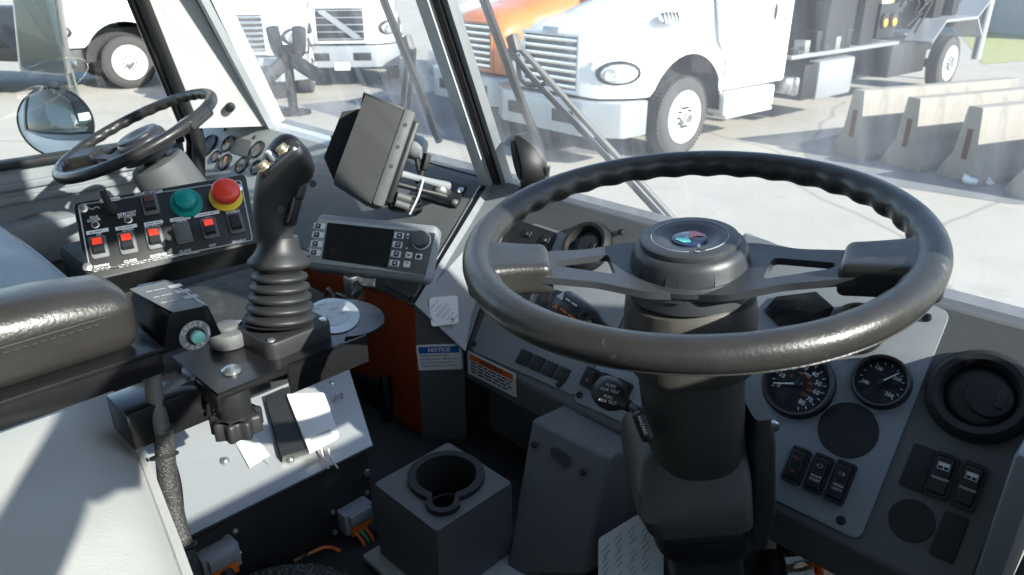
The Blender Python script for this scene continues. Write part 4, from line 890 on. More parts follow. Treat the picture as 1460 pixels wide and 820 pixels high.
ring_loft(t, 'side_bracket', [(.20, .010, .05, .068, .01), (.23, .014, .055, .070, .01), (.33, .016, .06, .072, .01), (.39, .014, .05, .07, .01)], 'column', p=5)
for (x, k) in ((.084, .215), (.084, .345)):
    b = MB(); b.cyl(.007, .006, FCm @ T(x - .004, -.03, -k) @ RX(math.pi / 2) @ T(0, 0, .0), 16, .002); part(t, 'screw', b, K['steel'])
ring_loft(t, 'lower_collar', [(.355, .056, .056, .012, 0), (.36, .058, .058, .012, 0), (.385, .058, .058, .012, 0), (.388, .054, .054, .012, 0)], 'black', p=3)
# stalk and tilt lever
b = MB(); s0 = at(912, 520, .72); s1 = at(855, 470, .76); s2 = at(802, 432, .80); b.tube([s0, s1, s1 + (s2 - s1) * .2, s2 - (s2 - s1) * .05, s2], lambda k: .010 if k < .35 else .0165 if k < .9 else .0145, 16); st_ = part(t, 'turn_stalk', b, K['black'], sharp=60)
d_ = (s2 - s1).normalized(); upv = (Vector((0, 0, 1)) - d_ * d_.z).normalized(); Mst = axes(s1 + (s2 - s1) * .55 + upv * .0168, -d_, upv)
vd = -(s1 + (s2 - s1) * .5).normalized(); vd = (vd - d_ * vd.dot(d_)).normalized(); Mst = axes(s1 + (s2 - s1) * .58 + vd * .0169, -d_, vd)
b = MB(); bars(b, Mst @ T(-.012, .006, 0), .018, .004, 3); b.prism([(-.024, .002), (-.014, .002), (-.019, .012)], .0002, Mst); part(st_, 'stalk_print', b, K['white'])
b = MB(); b.prism([(-.020, -.009), (-.013, -.009), (-.0165, -.003)], .0002, Mst); bars(b, Mst @ T(-.010, -.006, 0), .03, .004, 5); part(st_, 'stalk_print', b, K['warn'])
b = MB(); b.box(.007, .008, .004, Mst @ T(.018, .002, 0), .001); b.box(.007, .008, .004, Mst @ T(.029, .001, 0), .001); part(st_, 'stalk_button', b, K['rubber'])
kn = at(872, 563, .80); kd = (at(905, 585, .77) - kn).normalized()
Mk = along(kn, kd); b = MB(); b.lathe([(0, -.021), (.010, -.020), (.0165, -.0145), (.0185, -.005), (.017, .005), (.0115, .015), (.0075, .021), (.006, .03), (0, .03)], Mk, 28); kb = part(t, 'tilt_knob', b, K['boot'], sharp=60)
vdk = -kn.normalized(); Mkt = axes(kn + vdk * .0192, Vector((.713, .70, -.28)), vdk)
b = MB()
for i, l in enumerate(('PUSH', 'FOR TELE', 'PULL', 'FOR TILT')): b.text(l, .0046, Mkt @ T(-.003, .009 - .005 * i - (.002 if i > 1 else 0), .0005), shear=.2, bold=.008)
part(kb, 'knob_print', b, K['white'])
b = MB(); b.tube([at(900, 580, .775), at(912, 590, .76), at(917, 605, .755), at(930, 622, .76)], .005, 8, smooth=5); part(t, 'tilt_lever', b, K['boot'])
b = MB(); b.soft(.011, .013, .032, .004, along(at(917, 608, .735), at(922, 622, .735) - at(912, 596, .735)), 3); hl = part(t, 'hazard_pull', b, K['boot'])
b = MB(); b.text('HAZARD', .0048, axes(at(916, 607, .725), at(921, 620, .72) - at(911, 594, .72), -ray(916, 607))); part(hl, 'pull_print', b, K['white'])
# ------------------------------------------------------------------ operator display
FD = Fr((-.992, .669, -.437), (.85, .526, -.027), (.437, -.675, .595))
t = thing('operator_display', 'wide silver framed display unit with rotary knob and side keys', 'display', (-.99, .70, -.50))
oc = FD.poly([(450, 303), (628, 320), (607, 402), (437, 382)]); ocx = sum(p[0] for p in oc) / 4; ocy = sum(p[1] for p in oc) / 4
WD, HD = .222, .101
b = MB(); b.soft(WD, HD, .034, .012, FD.at(ocx, ocy, -.017), 6); part(t, 'housing', b, K['plate'], sharp=80)
b = MB(); b.prism(rpoly(rect(WD - .012, HD - .022), .006), .0022, FD.at(ocx, ocy - .001, 0), .0008); fp = part(t, 'faceplate', b, K['light'], 'silver faceplate')
b = MB(); b.prism(rpoly(FD.poly([(560, 327), (621, 333), (607, 393), (549, 384)]), .002), .0026, FD.M, .0003); part(fp, 'key_field', b, K['dash'])
sc4 = FD.poly([(468, 318), (563, 328), (552, 383), (460, 370)])
b = MB(); b.prism(rpoly(sc4, .002), .0028, FD.M); part(t, 'screen', b, K['screen'])
for i in range(4):
    for side, (u0, v0, du, dv) in enumerate(((455.5, 322.5, -2.1, 12.6), (569, 336, -2.2, 13.2))):
        u, v = u0 + du * i, v0 + dv * i; M = FD.px(u, v, .0026, -.02)
        b = MB(); b.prism(rpoly(rect(.021 if side == 0 else .017, .0105), .001), .0012, M, .0003); k = part(fp, 'soft_key', b, K['white'])
        b = MB(); b.prism(rpoly(rect(.0095, .0085, -.002 if side == 0 else .001), .0008), .0003, M @ T(0, 0, .0012)); part(k, 'key_face', b, K['ink']) if False else part(fp, 'key_face', b, K['ink'])
        b = MB(); b.text('>' if side == 0 else '<', .009, M @ T(-.002 if side == 0 else .001, 0, .0017), bold=.02); part(fp, 'key_arrow', b, K['white'])
for u, v in ((583, 364), (597, 366), (580, 377)):
    M = FD.px(u, v, .0026, -.02); b = MB(); b.prism(rpoly(rect(.0115, .0105), .0015), .0012, M, .0003); part(fp, 'function_key', b, K['white'])
    b = MB(); b.prism([(-.0035, -.003), (.0035, -.003), (.0035, .001), (0, .0038), (-.0035, .001)] if u == 597 else rect(.007, .0016, 0, .0025) if u == 580 else [(-.004, .002), (0, -.003), (.004, .002), (0, .0005)], .0003, M @ T(0, 0, .0013)); part(fp, 'key_symbol', b, K['ink'])
b = MB()
for u, v, r in ((581.5, 334.5, .0024), (581.5, 339.5, .0017), (580, 354, .0017)): b.lathe([(r, 0), (0, .0003)], FD.px(u, v, .0031), 14)
part(fp, 'status_lamp', b, K['white'])
M = FD.px(601, 343, .0026); b = MB(); b.lathe([(.0165, 0), (.0165, .001), (.0158, .0014), (.0145, .0014)], M, 36); part(fp, 'knob_ring', b, K['white'])
b = MB(); b.lathe([(.0142, 0), (.014, .012), (.0128, .0155), (.0105, .0165), (0, .016)], M, 36)
for k in range(30): b.box(.0012, .0011, .010, M @ RZ(2 * math.pi * k / 30) @ T(.0142, 0, .006))
part(t, 'rotary_knob', b, K['dash'])
b = MB(); b.box(.03, .05, .05, FD.at(ocx - .005, ocy - .04, -.05), .004); b.box(.022, .03, .05, T(at(505, 410, 1.27)), .004); part(t, 'stand', b, K['steel'])
b = MB(); b.tube([at(508, 405, 1.24), at(512, 412, 1.22), at(505, 422, 1.22)], .006, 8, smooth=3); part(t, 'cable', b, K['black'])
# ------------------------------------------------------------------ hooded camera monitor on ball mount
cr, cu = Vector((math.cos(YAW), math.sin(YAW), 0)), Vector((-.281, .286, .916))
upm = (cu * math.cos(R(19)) + cr * math.sin(R(19))).normalized(); dn = (-cr * math.cos(R(19)) + cu * math.sin(R(19))).normalized()
wax = upm.cross(dn).normalized()
if wax.dot(ray(540, 215)) > 0: wax = -wax           # towards the camera
dn = (dn * math.cos(R(14)) + wax * math.sin(R(14))).normalized(); wax = (wax - dn * wax.dot(dn)).normalized()
MC = at(553, 222, 1.26)
Mm = Matrix((( wax.x, upm.x, dn.x, MC.x), (wax.y, upm.y, dn.y, MC.y), (wax.z, upm.z, dn.z, MC.z), (0, 0, 0, 1)))
t = thing('camera_monitor', 'black hooded monitor turned away on a ball joint arm', 'monitor', at(625, 285, 1.38))
HW, HH, HDp = .085, .0875, .072                      # half width, half height, hood depth; local x towards the camera
def mbx(*a, bev=.004): q = MB(); q.bb(*a, bev, Mm); return q
part(t, 'case', mbx(-2 * HW, 0, -HH, HH, -.022, 0, bev=.006), K['dash'])
part(t, 'rear_cover', mbx(-2 * HW + .012, -.012, -HH + .012, HH - .012, -.034, -.022, bev=.004), K['black'])
part(t, 'screen', mbx(-2 * HW + .008, -.008, -HH + .012, HH - .012, 0, .002, bev=.0005), K['screen'])
ch = .030
hood = MB()
hood.hexa([Mm @ Vector(v) for v in ((-.004, -HH + .004, 0), (0, -HH + .004, 0), (0, HH - .004, 0), (-.004, HH - .004, 0))], [Mm @ Vector(v) for v in ((-.004, -HH + .022, HDp), (0, -HH + .022, HDp), (0, HH - .004, HDp - .004), (-.004, HH - .004, HDp - .004))])
hd = part(t, 'hood_side', hood, K['black'])
hood = MB(); hood.hexa([Mm @ Vector(v) for v in ((-2 * HW, -HH + .004, 0), (-2 * HW + .004, -HH + .004, 0), (-2 * HW + .004, HH - .004, 0), (-2 * HW, HH - .004, 0))], [Mm @ Vector(v) for v in ((-2 * HW, -HH + .022, HDp), (-2 * HW + .004, -HH + .022, HDp), (-2 * HW + .004, HH - .004, HDp - .004), (-2 * HW, HH - .004, HDp - .004))]); part(t, 'hood_side', hood, K['black'])
part(t, 'hood_top', mbx(-2 * HW, 0, HH - .006, HH - .001, 0, HDp, bev=.001), K['black'])
hood = MB(); hood.hexa([Mm @ Vector(v) for v in ((-2 * HW, -HH, 0), (0, -HH, 0), (0, -HH + .004, 0), (-2 * HW, -HH + .004, 0))], [Mm @ Vector(v) for v in ((-2 * HW, -HH + .018, HDp), (0, -HH + .018, HDp), (0, -HH + .022, HDp), (-2 * HW, -HH + .022, HDp))]); part(t, 'hood_bottom', hood, K['black'])
hl = MB(); hl.prism([(-HH + .022, HDp), (HH - .004, HDp), (HH - .022, HDp + .030), (-HH + .06, HDp + .034)], .006, Mm @ axes((0, 0, 0), (0, 1, 0), (1, 0, 0)), h0=-2 * HW); part(t, 'hood_lip', hl, K['rubber'])
for y in (.02, -.015, .06): b = MB(); b.cyl(.0035, .001, Mm @ T(0.0, y, -.011) @ RY(math.pi / 2), 12); part(t, 'screw_hole', b, K['ink'])
Fq = FP
b = MB(); b.prism(rpoly(Fq.poly([(604, 252), (668, 268), (652, 300), (590, 282)]), .006), .006, Fq.M, .0015, h0=.0035); bp_ = part(t, 'mount_base', b, K['black'])
for u, v in ((657, 272), (649, 289)): b = MB(); b.lathe([(.007, 0), (.007, .002), (.004, .005), (0, .0055)], Fq.px(u, v, .0095), 16); part(bp_, 'bolt', b, K['steel'])
e0, e1 = at(556, 252, 1.30), at(628, 271, 1.345)
b = MB(); b.ball(.016, T(e1 + Vector((0, 0, 0))), 16); b.rod(e1, Fq.M @ Vector((*Fq.hit(640, 278), .006)), .009); part(t, 'ball_joint', b, K['steel'])
b = MB(); b.ball(.016, T(e0), 16); b.rod(e0, Mm @ Vector((-HW, -.03, -.03)), .010); part(t, 'ball_joint', b, K['black'])
ax_ = (e1 - e0).normalized(); nrm = -(e0 + e1).normalized(); nrm = (nrm - ax_ * nrm.dot(ax_)).normalized(); Ma = axes((e0 + e1) / 2, ax_, nrm); L = (e1 - e0).length
def arm(p): q = p.copy(); f = 1 - .3 * (1 - (2 * p.x / (L + .02)) ** 2); q.y *= f; q.z *= f; return q
b = MB(); b.soft(L + .028, .017, .034, .007, Ma @ T(0, .010, 0), 8, arm); part(t, 'arm_half', b, K['plate'], sharp=70)
b = MB(); b.soft(L + .028, .015, .034, .007, Ma @ T(0, -.009, 0), 8, arm); part(t, 'arm_half', b, K['black'], sharp=70)
b = MB(); b.rod(Ma @ Vector((.005, 0, 0)), Ma @ Vector((.008, .038, 0)), .006); b.box(.011, .03, .022, Ma @ T(.008, .042, .0), .003); part(t, 'wing_knob', b, K['rubber'])
b = MB()
for k in range(4):
    y = -.024 - .008 * k
    b.tube([Ma @ Vector((-L * .55 + .006 * k, -.012 - .004 * k, .012)), Ma @ Vector((-L * .40, y - .004, .02 - .004 * k)), Ma @ Vector((-L * .05, y, .018)), Ma @ Vector((L * .10 + .004 * k, y + .006, .0)), Ma @ Vector((L * .2, y - .008, -.02))], lambda q: .0052 if .25 < q < .6 else .0032, 8, smooth=4)
part(t, 'cable_bundle', b, K['rubber'])
for k in range(2):
    b = MB(); b.tube([Ma @ Vector((-L * .38, -.028 - .013 * k, .026)), Ma @ Vector((-L * .12, -.030 - .013 * k, .027))], .0072, 10); part(t, 'cable_connector', b, K['dash'])
b = MB(); b.tube([Ma @ Vector((L * .06, .012, .018)), Ma @ Vector((L * .02, -.02, .026)), Ma @ Vector((-L * .04, -.055, .02))], .0018, 6, smooth=3); part(t, 'cable_tie', b, K['white'])
# small pod on the dash ledge
t = thing('gauge_pod', 'small round black pod on the ledge behind the hooded monitor', 'pod', at(585, 222, 1.45))
Mp_ = along(at(590, 209, 1.42), Vector((-.85, -.45, .25))); b = MB(); b.lathe([(0, -.025), (.018, -.022), (.0235, -.012), (.0235, .008), (.022, .011), (.0185, .011), (.017, .004), (0, .003)], Mp_, 32); part(t, 'shell', b, K['plate'])
b = MB(); b.lathe([(.0165, .0045), (0, .0045)], Mp_, 24); part(t, 'lens', b, K['screen'])
b = MB(); b.rod(at(592, 215, 1.42), at(598, 245, 1.42), .005); part(t, 'stem', b, K['rubber'])
# black oval housing at the right pane's foot
t = thing('sensor_housing', 'black tilted oval housing standing on the dash beside the centre post', 'sensor housing', at(752, 262, 1.33))
o0 = at(737, 228, 1.30); axd = (cr * .95 + cu * .1 + Vector((-.3, .3, 0)) * .6).normalized()
Mo = axes(o0, cu * math.cos(.40) - cr * math.sin(.40), -axd)
b = MB(); b.lathe([(.0, -.036), (.026, -.036), (.032, -.030), (.0345, -.012), (.033, .006), (.029, .012), (.022, .014), (0, .014)], Mo @ T(0, 0, -.012), 36, 1.35, .72); part(t, 'shell', b, K['black'])
b = MB(); b.lathe([(.027, .0145), (.0, .0148)], Mo @ T(0, 0, -.012), 32, 1.35, .72); part(t, 'end_face', b, K['rubber'])
b = MB(); b.tube([Mo @ Vector((-.047 + .02 * abs(k - 4) / 4, (k - 4) * .007, -.046)) for k in range(9)], .003, 6); part(t, 'bright_rim', b, K['steel'])
b = MB(); b.rod(at(750, 250, 1.33), at(752, 272, 1.34), .012); part(t, 'foot', b, K['black'])
# ------------------------------------------------------------------ switch box
n_ = Vector((.71, -.25, .655)); FB = Fr(at(232, 322, 1.07), (.33, .944, 0), n_)
t = thing('switch_box', 'black switch box with red emergency stop, green button and lit red rockers', 'control box', FB.M @ Vector((0, -.07, -.09)))
bx = FB.poly([(103, 288), (350, 246), (368, 345), (124, 402)])
b = MB(); b.prism(rpoly(bx, .008), .075, FB.M, .003, h0=-.078); part(t, 'case', b, K['black'])
fpx = [(112, 293), (343, 258), (360, 343), (129, 388)]
b = MB(); b.prism(rpoly(FB.poly(fpx), .004), .003, FB.M, .001, h0=-.002); fp = part(t, 'faceplate', b, K['panelblack'])
b = MB(); q = FB.poly(fpx); b.tube([FB.M @ Vector((*p, .001)) for p in rpoly(q, .004) + [rpoly(q, .004)[0]]], .0012, 6); part(fp, 'bright_edge', b, K['steel'])
xa = FB.poly([(129, 388), (360, 343)]); rotb = math.atan2(xa[1][1] - xa[0][1], xa[1][0] - xa[0][0])
def lt(u, v, s, size, mb, bold=.01): mb.text(s, size, FB.px(u, v, .0014, rotb), bold=bold)
for u, v in ((119, 298), (340, 268), (125, 381)): b = MB(); b.lathe([(.0062, 0), (.006, .002), (.003, .0035), (0, .0035)], FB.px(u, v, .001), 16); part(fp, 'corner_screw', b, K['steel'])
def box_rocker(u, v, lens, flat=False, m='boot'):
    M = FB.px(u, v, .001, rotb); W_, H_ = .0225, .034
    b = MB(); b.prism(rpoly(rect(W_, H_), .004), .0035, M, .001); s = part(t, 'rocker_switch', b, K['dash'])
    if flat: b = MB(); b.prism(rpoly(rect(W_ * .7, H_ * .78), .002), .0015, M @ T(0, 0, .0035), .0005); part(s, 'blank_insert', b, K['dash']); return
    b = MB(); b.hexa([M @ Vector(v_) for v_ in ((-.0072, -.011, .003), (.0072, -.011, .003), (.0072, .013, .003), (-.0072, .013, .003))], [M @ Vector(v_) for v_ in ((-.0066, -.0105, .0135), (.0066, -.0105, .0135), (.0066, .0125, .006), (-.0066, .0125, .006))]); r_ = part(s, 'rocker', b, K[m])
    if lens:
        b = MB(); b.hexa([M @ Vector(v_) for v_ in ((-.0062, .001, .008), (.0062, .001, .008), (.0062, .0122, .0055), (-.0062, .0122, .0055))], [M @ Vector(v_) for v_ in ((-.0062, .001, .0107), (.0062, .001, .0107), (.0062, .0122, .0068), (-.0062, .0122, .0068))]); part(s, 'lens', b, K[lens])
for (u, v, ln, fl) in ((141, 353, 'redlens', 0), (182, 347, 'redlens', 0), (221, 340, 'redlens', 0), (261, 333, None, 1), (299, 326, 'redlens', 0), (336, 319, None, 0), (214, 292, 'rust', 0)): box_rocker(u, v, ln, fl)
b = MB()
for u, v, s in ((212, 275, 'START SYSTEM'), (134, 310, 'SIDE'), (134, 314, 'DOOR'), (181, 304, 'ARM NOT'), (181, 308, 'STOWED'), (141, 334, 'UP'), (182, 328, 'OPEN'), (219, 322, 'RETRACT'), (259, 316, 'OPEN'), (297, 311, 'ON'), (332, 302, 'ENABLE'), (145, 379, 'DOWN'), (146, 384, 'LIT IF UP'), (186, 372, 'CLOSE'), (186, 377, 'LIT IF OPEN'), (226, 364, 'EXTEND'), (226, 369, 'LIT IF RETRACTED'), (264, 358, 'CLOSE'), (266, 362, 'LIT IF CLOSED'), (303, 350, 'OFF'), (341, 344, 'ENABLE')):
    b = MB(); lt(u, v, s, .0056, b, .012); part(fp, 'lettering', b, K['white'])
b = MB()
for u, v, w_ in ((139, 330, .028), (180, 324, .028), (219, 318, .025), (257, 312, .028), (295, 305, .036), (157, 285, .026)): 
    b = MB(); b.prism(rect(w_, .0055), .0003, FB.px(u, v, .0013, rotb)); part(fp, 'name_strip', b, K['white'])
b = MB()
for u, v, s in ((139, 330, 'HOPPER'), (180, 324, 'CRUSHER'), (219, 318, 'GRIPPER'), (257, 312, 'TOP DOOR'), (295, 305, 'WORK LIGHTS'), (157, 285, 'CONTROL')): 
    b = MB(); bars(b, FB.px(u, v, .0018, rotb) @ T(-.0105, 0, 0), .021, .0036, u); part(fp, 'strip_print', b, K['grey_ink'])
b = MB(); b.tube([FB.px(118 + 3 * k, 299 - .4 * k + 1.6 * math.sin(k * 1.7), .0015).translation for k in range(9)], .0005, 5, smooth=3); part(fp, 'script_mark', b, K['white'])
for u, v in ((136, 321), (183, 314)):
    b = MB(); b.lathe([(.0055, 0), (.0055, .002), (.0042, .0025), (.004, .0015)], FB.px(u, v, .001), 18); o = part(t, 'indicator', b, K['steel']); b = MB(); b.ball(.0035, FB.px(u, v, .003), 12); part(o, 'lens', b, K['rust'])
M = FB.px(158, 299, .001); b = MB(); b.lathe([(.0095, 0), (.0095, .003), (.0075, .006), (.006, .010), (.005, .011)], M, 20); o = part(t, 'toggle_switch', b, K['rubber']); b = MB(); b.tube([M @ Vector((0, 0, .008)), M @ Vector((-.003, .012, .022)), M @ Vector((-.004, .018, .029))], lambda k: .0052 - .0008 * k, 12); part(o, 'toggle_boot', b, K['rubber'])
M = FB.px(266, 290, .001); b = MB(); b.lathe([(.023, 0), (.023, .002), (.0215, .0035), (.016, .004), (.0155, .014), (.0145, .016), (.0125, .016)], M, 40); o = part(t, 'green_button', b, K['green']); b = MB(); b.lathe([(.0125, .014), (.0122, .0165), (.010, .0178), (0, .0182)], M, 32); part(o, 'button_cap', b, K['green'])
M = FB.px(322, 281, .001); b = MB(); b.lathe([(.024, 0), (.024, .0015), (.0235, .002), (0, .002)], M, 40); part(t, 'stop_collar', b, K['yellow'])
b = MB(); b.lathe([(.0125, .002), (.0125, .008), (.016, .012), (.0195, .014), (.0205, .018), (.020, .0235), (.018, .027), (.012, .0293), (0, .030)], M, 40); part(t, 'stop_button', b, K['red'], sharp=50)
b = MB(); b.bb(-.10, -.02, -.13, -.04, -.125, -.079, .004, FB.M); part(t, 'bracket', b, K['dusty'])
# ------------------------------------------------------------------ dusty engine cover with the aluminium side
t = EC = thing('engine_cover', 'dusty dark cover between the seats with a sloping bare aluminium side', 'console', (-1.2, .4, FLZ))
b = MB(); b.bb(-1.21, -.955, -.3, .585, -.62, -.50, .012); part(t, 'top_cover', b, K['dusty'])
b = MB(); b.bb(-1.60, -1.212, .345, .60, -.62, -.505, .012); part(t, 'rear_cover', b, K['dusty'])
tl, tr_, br, bl = Vector((-.955, .15, -.60)), Vector((-.955, .575, -.60)), Vector((-.80, .513, -.668)), Vector((-.80, .10, -.660))
b = MB(); b.slab([tl, bl, br, tr_], .004); al_ = part(t, 'sloping_sheet', b, K['alu'])
FA = Fr((tl + tr_ + br + bl) / 4, (0, 1, 0), (br - bl).cross(tl - bl).normalized() if (br - bl).cross(tl - bl).z > 0 else -(br - bl).cross(tl - bl).normalized())
b = MB(); b.prism(FA.poly([(260, 598), (489, 522), (490, 525), (261, 601)]), .0015, FA.M, h0=.001); part(al_, 'sheet_joint', b, K['ink'])
b = MB(); b.bb(-1.21, -.803, -.3, .505, FLZ, -.672, .004); kp = part(t, 'kick_panel', b, K['kick'])
b = MB(); b.bb(-.957, -.951, -.3, .57, FLZ, -.52); b.bb(-.957, -.81, .5, .506, FLZ, -.67); part(t, 'inner_side', b, K['kick'])
b = MB(); b.tube([bl + Vector((.002, 0, 0)), br + Vector((.002, 0, 0))], .003, 6); part(t, 'edge_fold', b, K['black'])
for u, v in ((385, 580), (321, 657), (414, 655), (473, 547)): b = MB(); b.lathe([(.006, 0), (.0055, .002), (.003, .004), (0, .0042)], FA.px(u, v, .001), 14); part(t, 'rivet', b, K['steel'])
b = MB(); b.prism(FA.poly([(378, 574), (410, 560), (446, 646), (402, 660)]), .014, FA.M, h0=.001); lb = part(t, 'module_bracket', b, K['black'])
b = MB(); b.prism(rpoly(FA.poly([(408, 562), (462, 560), (484, 622), (441, 645)], .02), .004), .006, FA.M, .001, h0=.015); md_ = part(t, 'white_module', b, K['paper'])
b = MB(); b.prism(rpoly(FA.poly([(442, 625), (470, 612), (474, 620), (446, 633)], .021), .001), .0006, FA.M, h0=.021); part(md_, 'module_label', b, K['light'])

b = MB(); b.prism(FA.poly([(322, 606), (345, 598), (385, 650), (356, 668)]), .0005, FA.M, h0=.0008); pp = part(al_, 'printed_sheet', b, K['paper'])
b = MB()
for k in range(8): b.prism(rect(.022, .0012, 0, 0), .0002, FA.px(352 + 3.5 * k, 612 + 6.2 * k, .0015, -1.3))
part(al_, 'sheet_print', b, K['grey_ink'])
b = MB(); b.torus(.008, .0018, FA.px(482, 568, .004) @ RX(1.2), 16, 6); part(t, 'staple', b, K['steel'])
for (u0, u1) in ((458, 468), (468, 482)):
    b = MB(); b.tube([FA.px(u0, 640, .012).translation, FA.px(u0 + 4, 655, .006).translation, FA.px(u1, 668, .003).translation], .0016, 6, smooth=4); part(t, 'module_wire', b, K['wire_w'])
b = MB()
for u, v in ((523, 674), (323, 768), (460, 620)):
    if v > 640: p = onx(u, v, -.803); b.lathe([(.006, 0), (.005, .003), (0, .004)], along(p, (1, 0, 0)), 14)
part(kp, 'bolt', b, K['steel'])
def connector(u, v, label, sx=.05, sz=.038):
    p = onx(u, v, -.803); q = thing('wire_connector', label, 'connector', p, 'grey plugs on the kick panel'); M = T(p + Vector((.012, 0, 0)))
    b = MB(); b.box(.024, sx, sz, M, .003); b.box(.03, sx * .75, sz * .5, M @ T(.004, 0, .008), .002); part(q, 'shell', b, K['conn'])
    b = MB(); b.box(.006, sx * .7, sz * .4, M @ T(.014, 0, -sz * .36), .001); part(q, 'seal', b, K['warn'])
    for dy, dz in ((-1, -1), (1, 1), (-1, 1), (1, -1)): b = MB(); b.lathe([(.0042, 0), (.004, .003), (0, .005)], along(p + Vector((0, dy * (sx / 2 + .006), dz * sz * .5)), (1, 0, 0)), 12); part(q, 'mounting_bolt', b, K['steel'])
    return q, M
q, M = connector(500, 730, 'grey plug with orange and green wires on the black panel near the cup holder')
for k, m in enumerate(('wire_o', 'wire_g', 'wire_o', 'rubber')):
    p0 = M @ Vector((.016, -.012 + .008 * k, -.016)); b = MB(); b.tube([p0, p0 + Vector((.014, .004, -.018)), p0 + Vector((.014, -.012, -.045)), onz(470 - 2 * k, 780, -.79), onz(420, 800 + k, -.79)], .0028, 7, smooth=5); part(q, 'wire', b, K[m])
q, M = connector(306, 790, 'grey plug with a black cable on the black panel below the braided loom')
b = MB(); b.tube([M @ Vector((.014, 0, -.012)), M @ Vector((.035, .0, -.03)), M @ Vector((.04, -.005, -.07)), M @ Vector((.03, -.01, -.12))], .009, 8, smooth=4); part(q, 'cable', b, K['rubber'])
# ------------------------------------------------------------------ armrest
t = thing('seat_armrest', 'brown grey stitched vinyl armrest on a glossy black tray', 'armrest', (-.755, 0, -.385))
def armpad(p):
    q = p.copy(); f = max(0, p.z / .036); e = max(0, (p.y - .2) / .11); q.z += f * (.007 * math.cos(p.x / .044 * 1.5) - .014 * e * e); return q
b = MB(); b.soft(.088, .62, .072, .022, T(-.762, -.10, -.318), 12, armpad); pd = part(t, 'pad', b, K['pad'], sharp=80)
b = MB()
for (dz) in (0,):
    b.tube([Vector((-.7172, -.40 + .058 * k, -.3065)) for k in range(11)], .0016, 6)
for k in range(70): b.rod((-.7172, -.35 + k * .0075, -.3125), (-.7172, -.3455 + k * .0075, -.3125), .0009, 4)
part(pd, 'stitching', b, K['rubber'])
b = MB(); b.tube([Vector((-.7172, .042, -.310)), Vector((-.7172, .045, -.33)), Vector((-.7195, .046, -.345))], .0014, 6); part(pd, 'cross_seam', b, K['rubber'])
b = MB(); b.bb(-.80, -.712, -.42, .222, -.385, -.354, .008); b.bb(-.80, -.708, -.42, .222, -.358, -.352, .002); part(t, 'tray', b, K['gloss'])
# ------------------------------------------------------------------ cycle switch box at the armrest's end
t = thing('cycle_button_box', 'glossy black box with CYCLE PACK button at the end of the armrest', 'button box', (-.765, .25, -.37))
Mx = axes((-.815, 0, 0), (0, 1, 0), (1, 0, 0)); b = MB(); b.prism([(.222, -.366), (.286, -.366), (.277, -.329), (.271, -.3255), (.243, -.3225), (.236, -.326)], .095, Mx, .002); part(t, 'case', b, K['gloss'])
FT = Fr((-.765, .256, -.3235), (0, 1, -.08), (0, .08, 1))
b = MB(); b.prism(rpoly(FT.poly([(184, 413), (236, 402), (291, 437), (246, 446)]), .003), .0008, FT.M); lp = part(t, 'label_plate', b, K['dash'])
b = MB()
for i, x in enumerate((.745, .765, .785)):
    b.prism(rect(.014, .009), .0002, FT.at(.012 + .002, 0, .001) @ T(0, 0, 0) @ T(0, -(-.765 + x) if False else (.765 - x), 0))
    b.prism(rect(.012, .0014), .0002, FT.at(-.003, .765 - x, .001)); b.prism(rect(.006, .002), .0002, FT.at(-.014, .765 - x, .001))
part(lp, 'pictogram', b, K['grey_ink'])
FY = Fr((-.7195, .255, -.347), (0, 1, 0), (1, 0, .0)); M = FY.px(278, 478, .001)
b = MB(); b.lathe([(.0165, 0), (.0165, .0006), (0, .0006)], M, 36); rg = part(t, 'legend_ring', b, K['plate'])
b = MB(); b.lathe([(.0095, 0), (.0095, .003), (.008, .0035), (.0065, .0035)], M @ T(0, 0, .0006), 28); part(t, 'button_bezel', b, K['black'])
b = MB(); b.lathe([(.0068, .002), (.0068, .009), (.005, .0105), (0, .011)], M, 28); part(t, 'push_button', b, K['mint'])
b = MB()
for s, a0, a1 in (('CYCLE', 150, 55), ('PACK', 215, 300)):
    for k, ch_ in enumerate(s):
        a = R(a0 + (a1 - a0) * k / (len(s) - 1)); rot = a - math.pi / 2 if s == 'CYCLE' else a + math.pi / 2
        b.text(ch_, .0062, M @ T(.013 * math.cos(a), .013 * math.sin(a), .0012) @ RZ(rot), bold=.015)
b.prism(rect(.0016, .010, .0142, 0), .0002, M @ T(0, 0, .0009))
part(rg, 'legend', b, K['white'])
# ------------------------------------------------------------------ joystick and its bracket
t = thing('joystick_bracket', 'black steel joystick bracket with round label disc and lobed clamp knob', 'bracket', (-.76, .36, -.48))
zb = -.425
outl = [(-.818, .262), (-.700, .262), (-.700, .42)] + [(-.765 + .062 * math.cos(R(a)), .462 + .05 * math.sin(R(a))) for a in range(-35, 216, 12)] + [(-.818, .42)]
b = MB(); b.prism(outl, .004, T(0, 0, zb)); part(t, 'plate', b, K['gloss'])
b = MB(); b.bb(-.704, -.700, .345, .455, zb - .034, zb + .004, .001); b.bb(-.704, -.700, .262, .345, zb - .006, zb, .001); b.bb(-.79, -.70, .26, .264, zb - .02, zb, .001); part(t, 'flange', b, K['gloss'])
FZ = Fr((-.765, .462, zb + .0045), cr, (0, 0, 1))
b = MB(); b.prism(FZ.poly([(475 + 38 * math.cos(2 * math.pi * k / 40), 451 + 25 * math.sin(2 * math.pi * k / 40)) for k in range(40)]), .001, FZ.M); ld = part(t, 'label_disc', b, K['tank'])
b = MB(); b.prism(FZ.poly([(472 + 27 * math.cos(2 * math.pi * k / 40), 447 + 17 * math.sin(2 * math.pi * k / 40)) for k in range(40)], .0014), .0004, FZ.M, h0=.001); part(ld, 'label_print', b, K['light'])
b = MB()
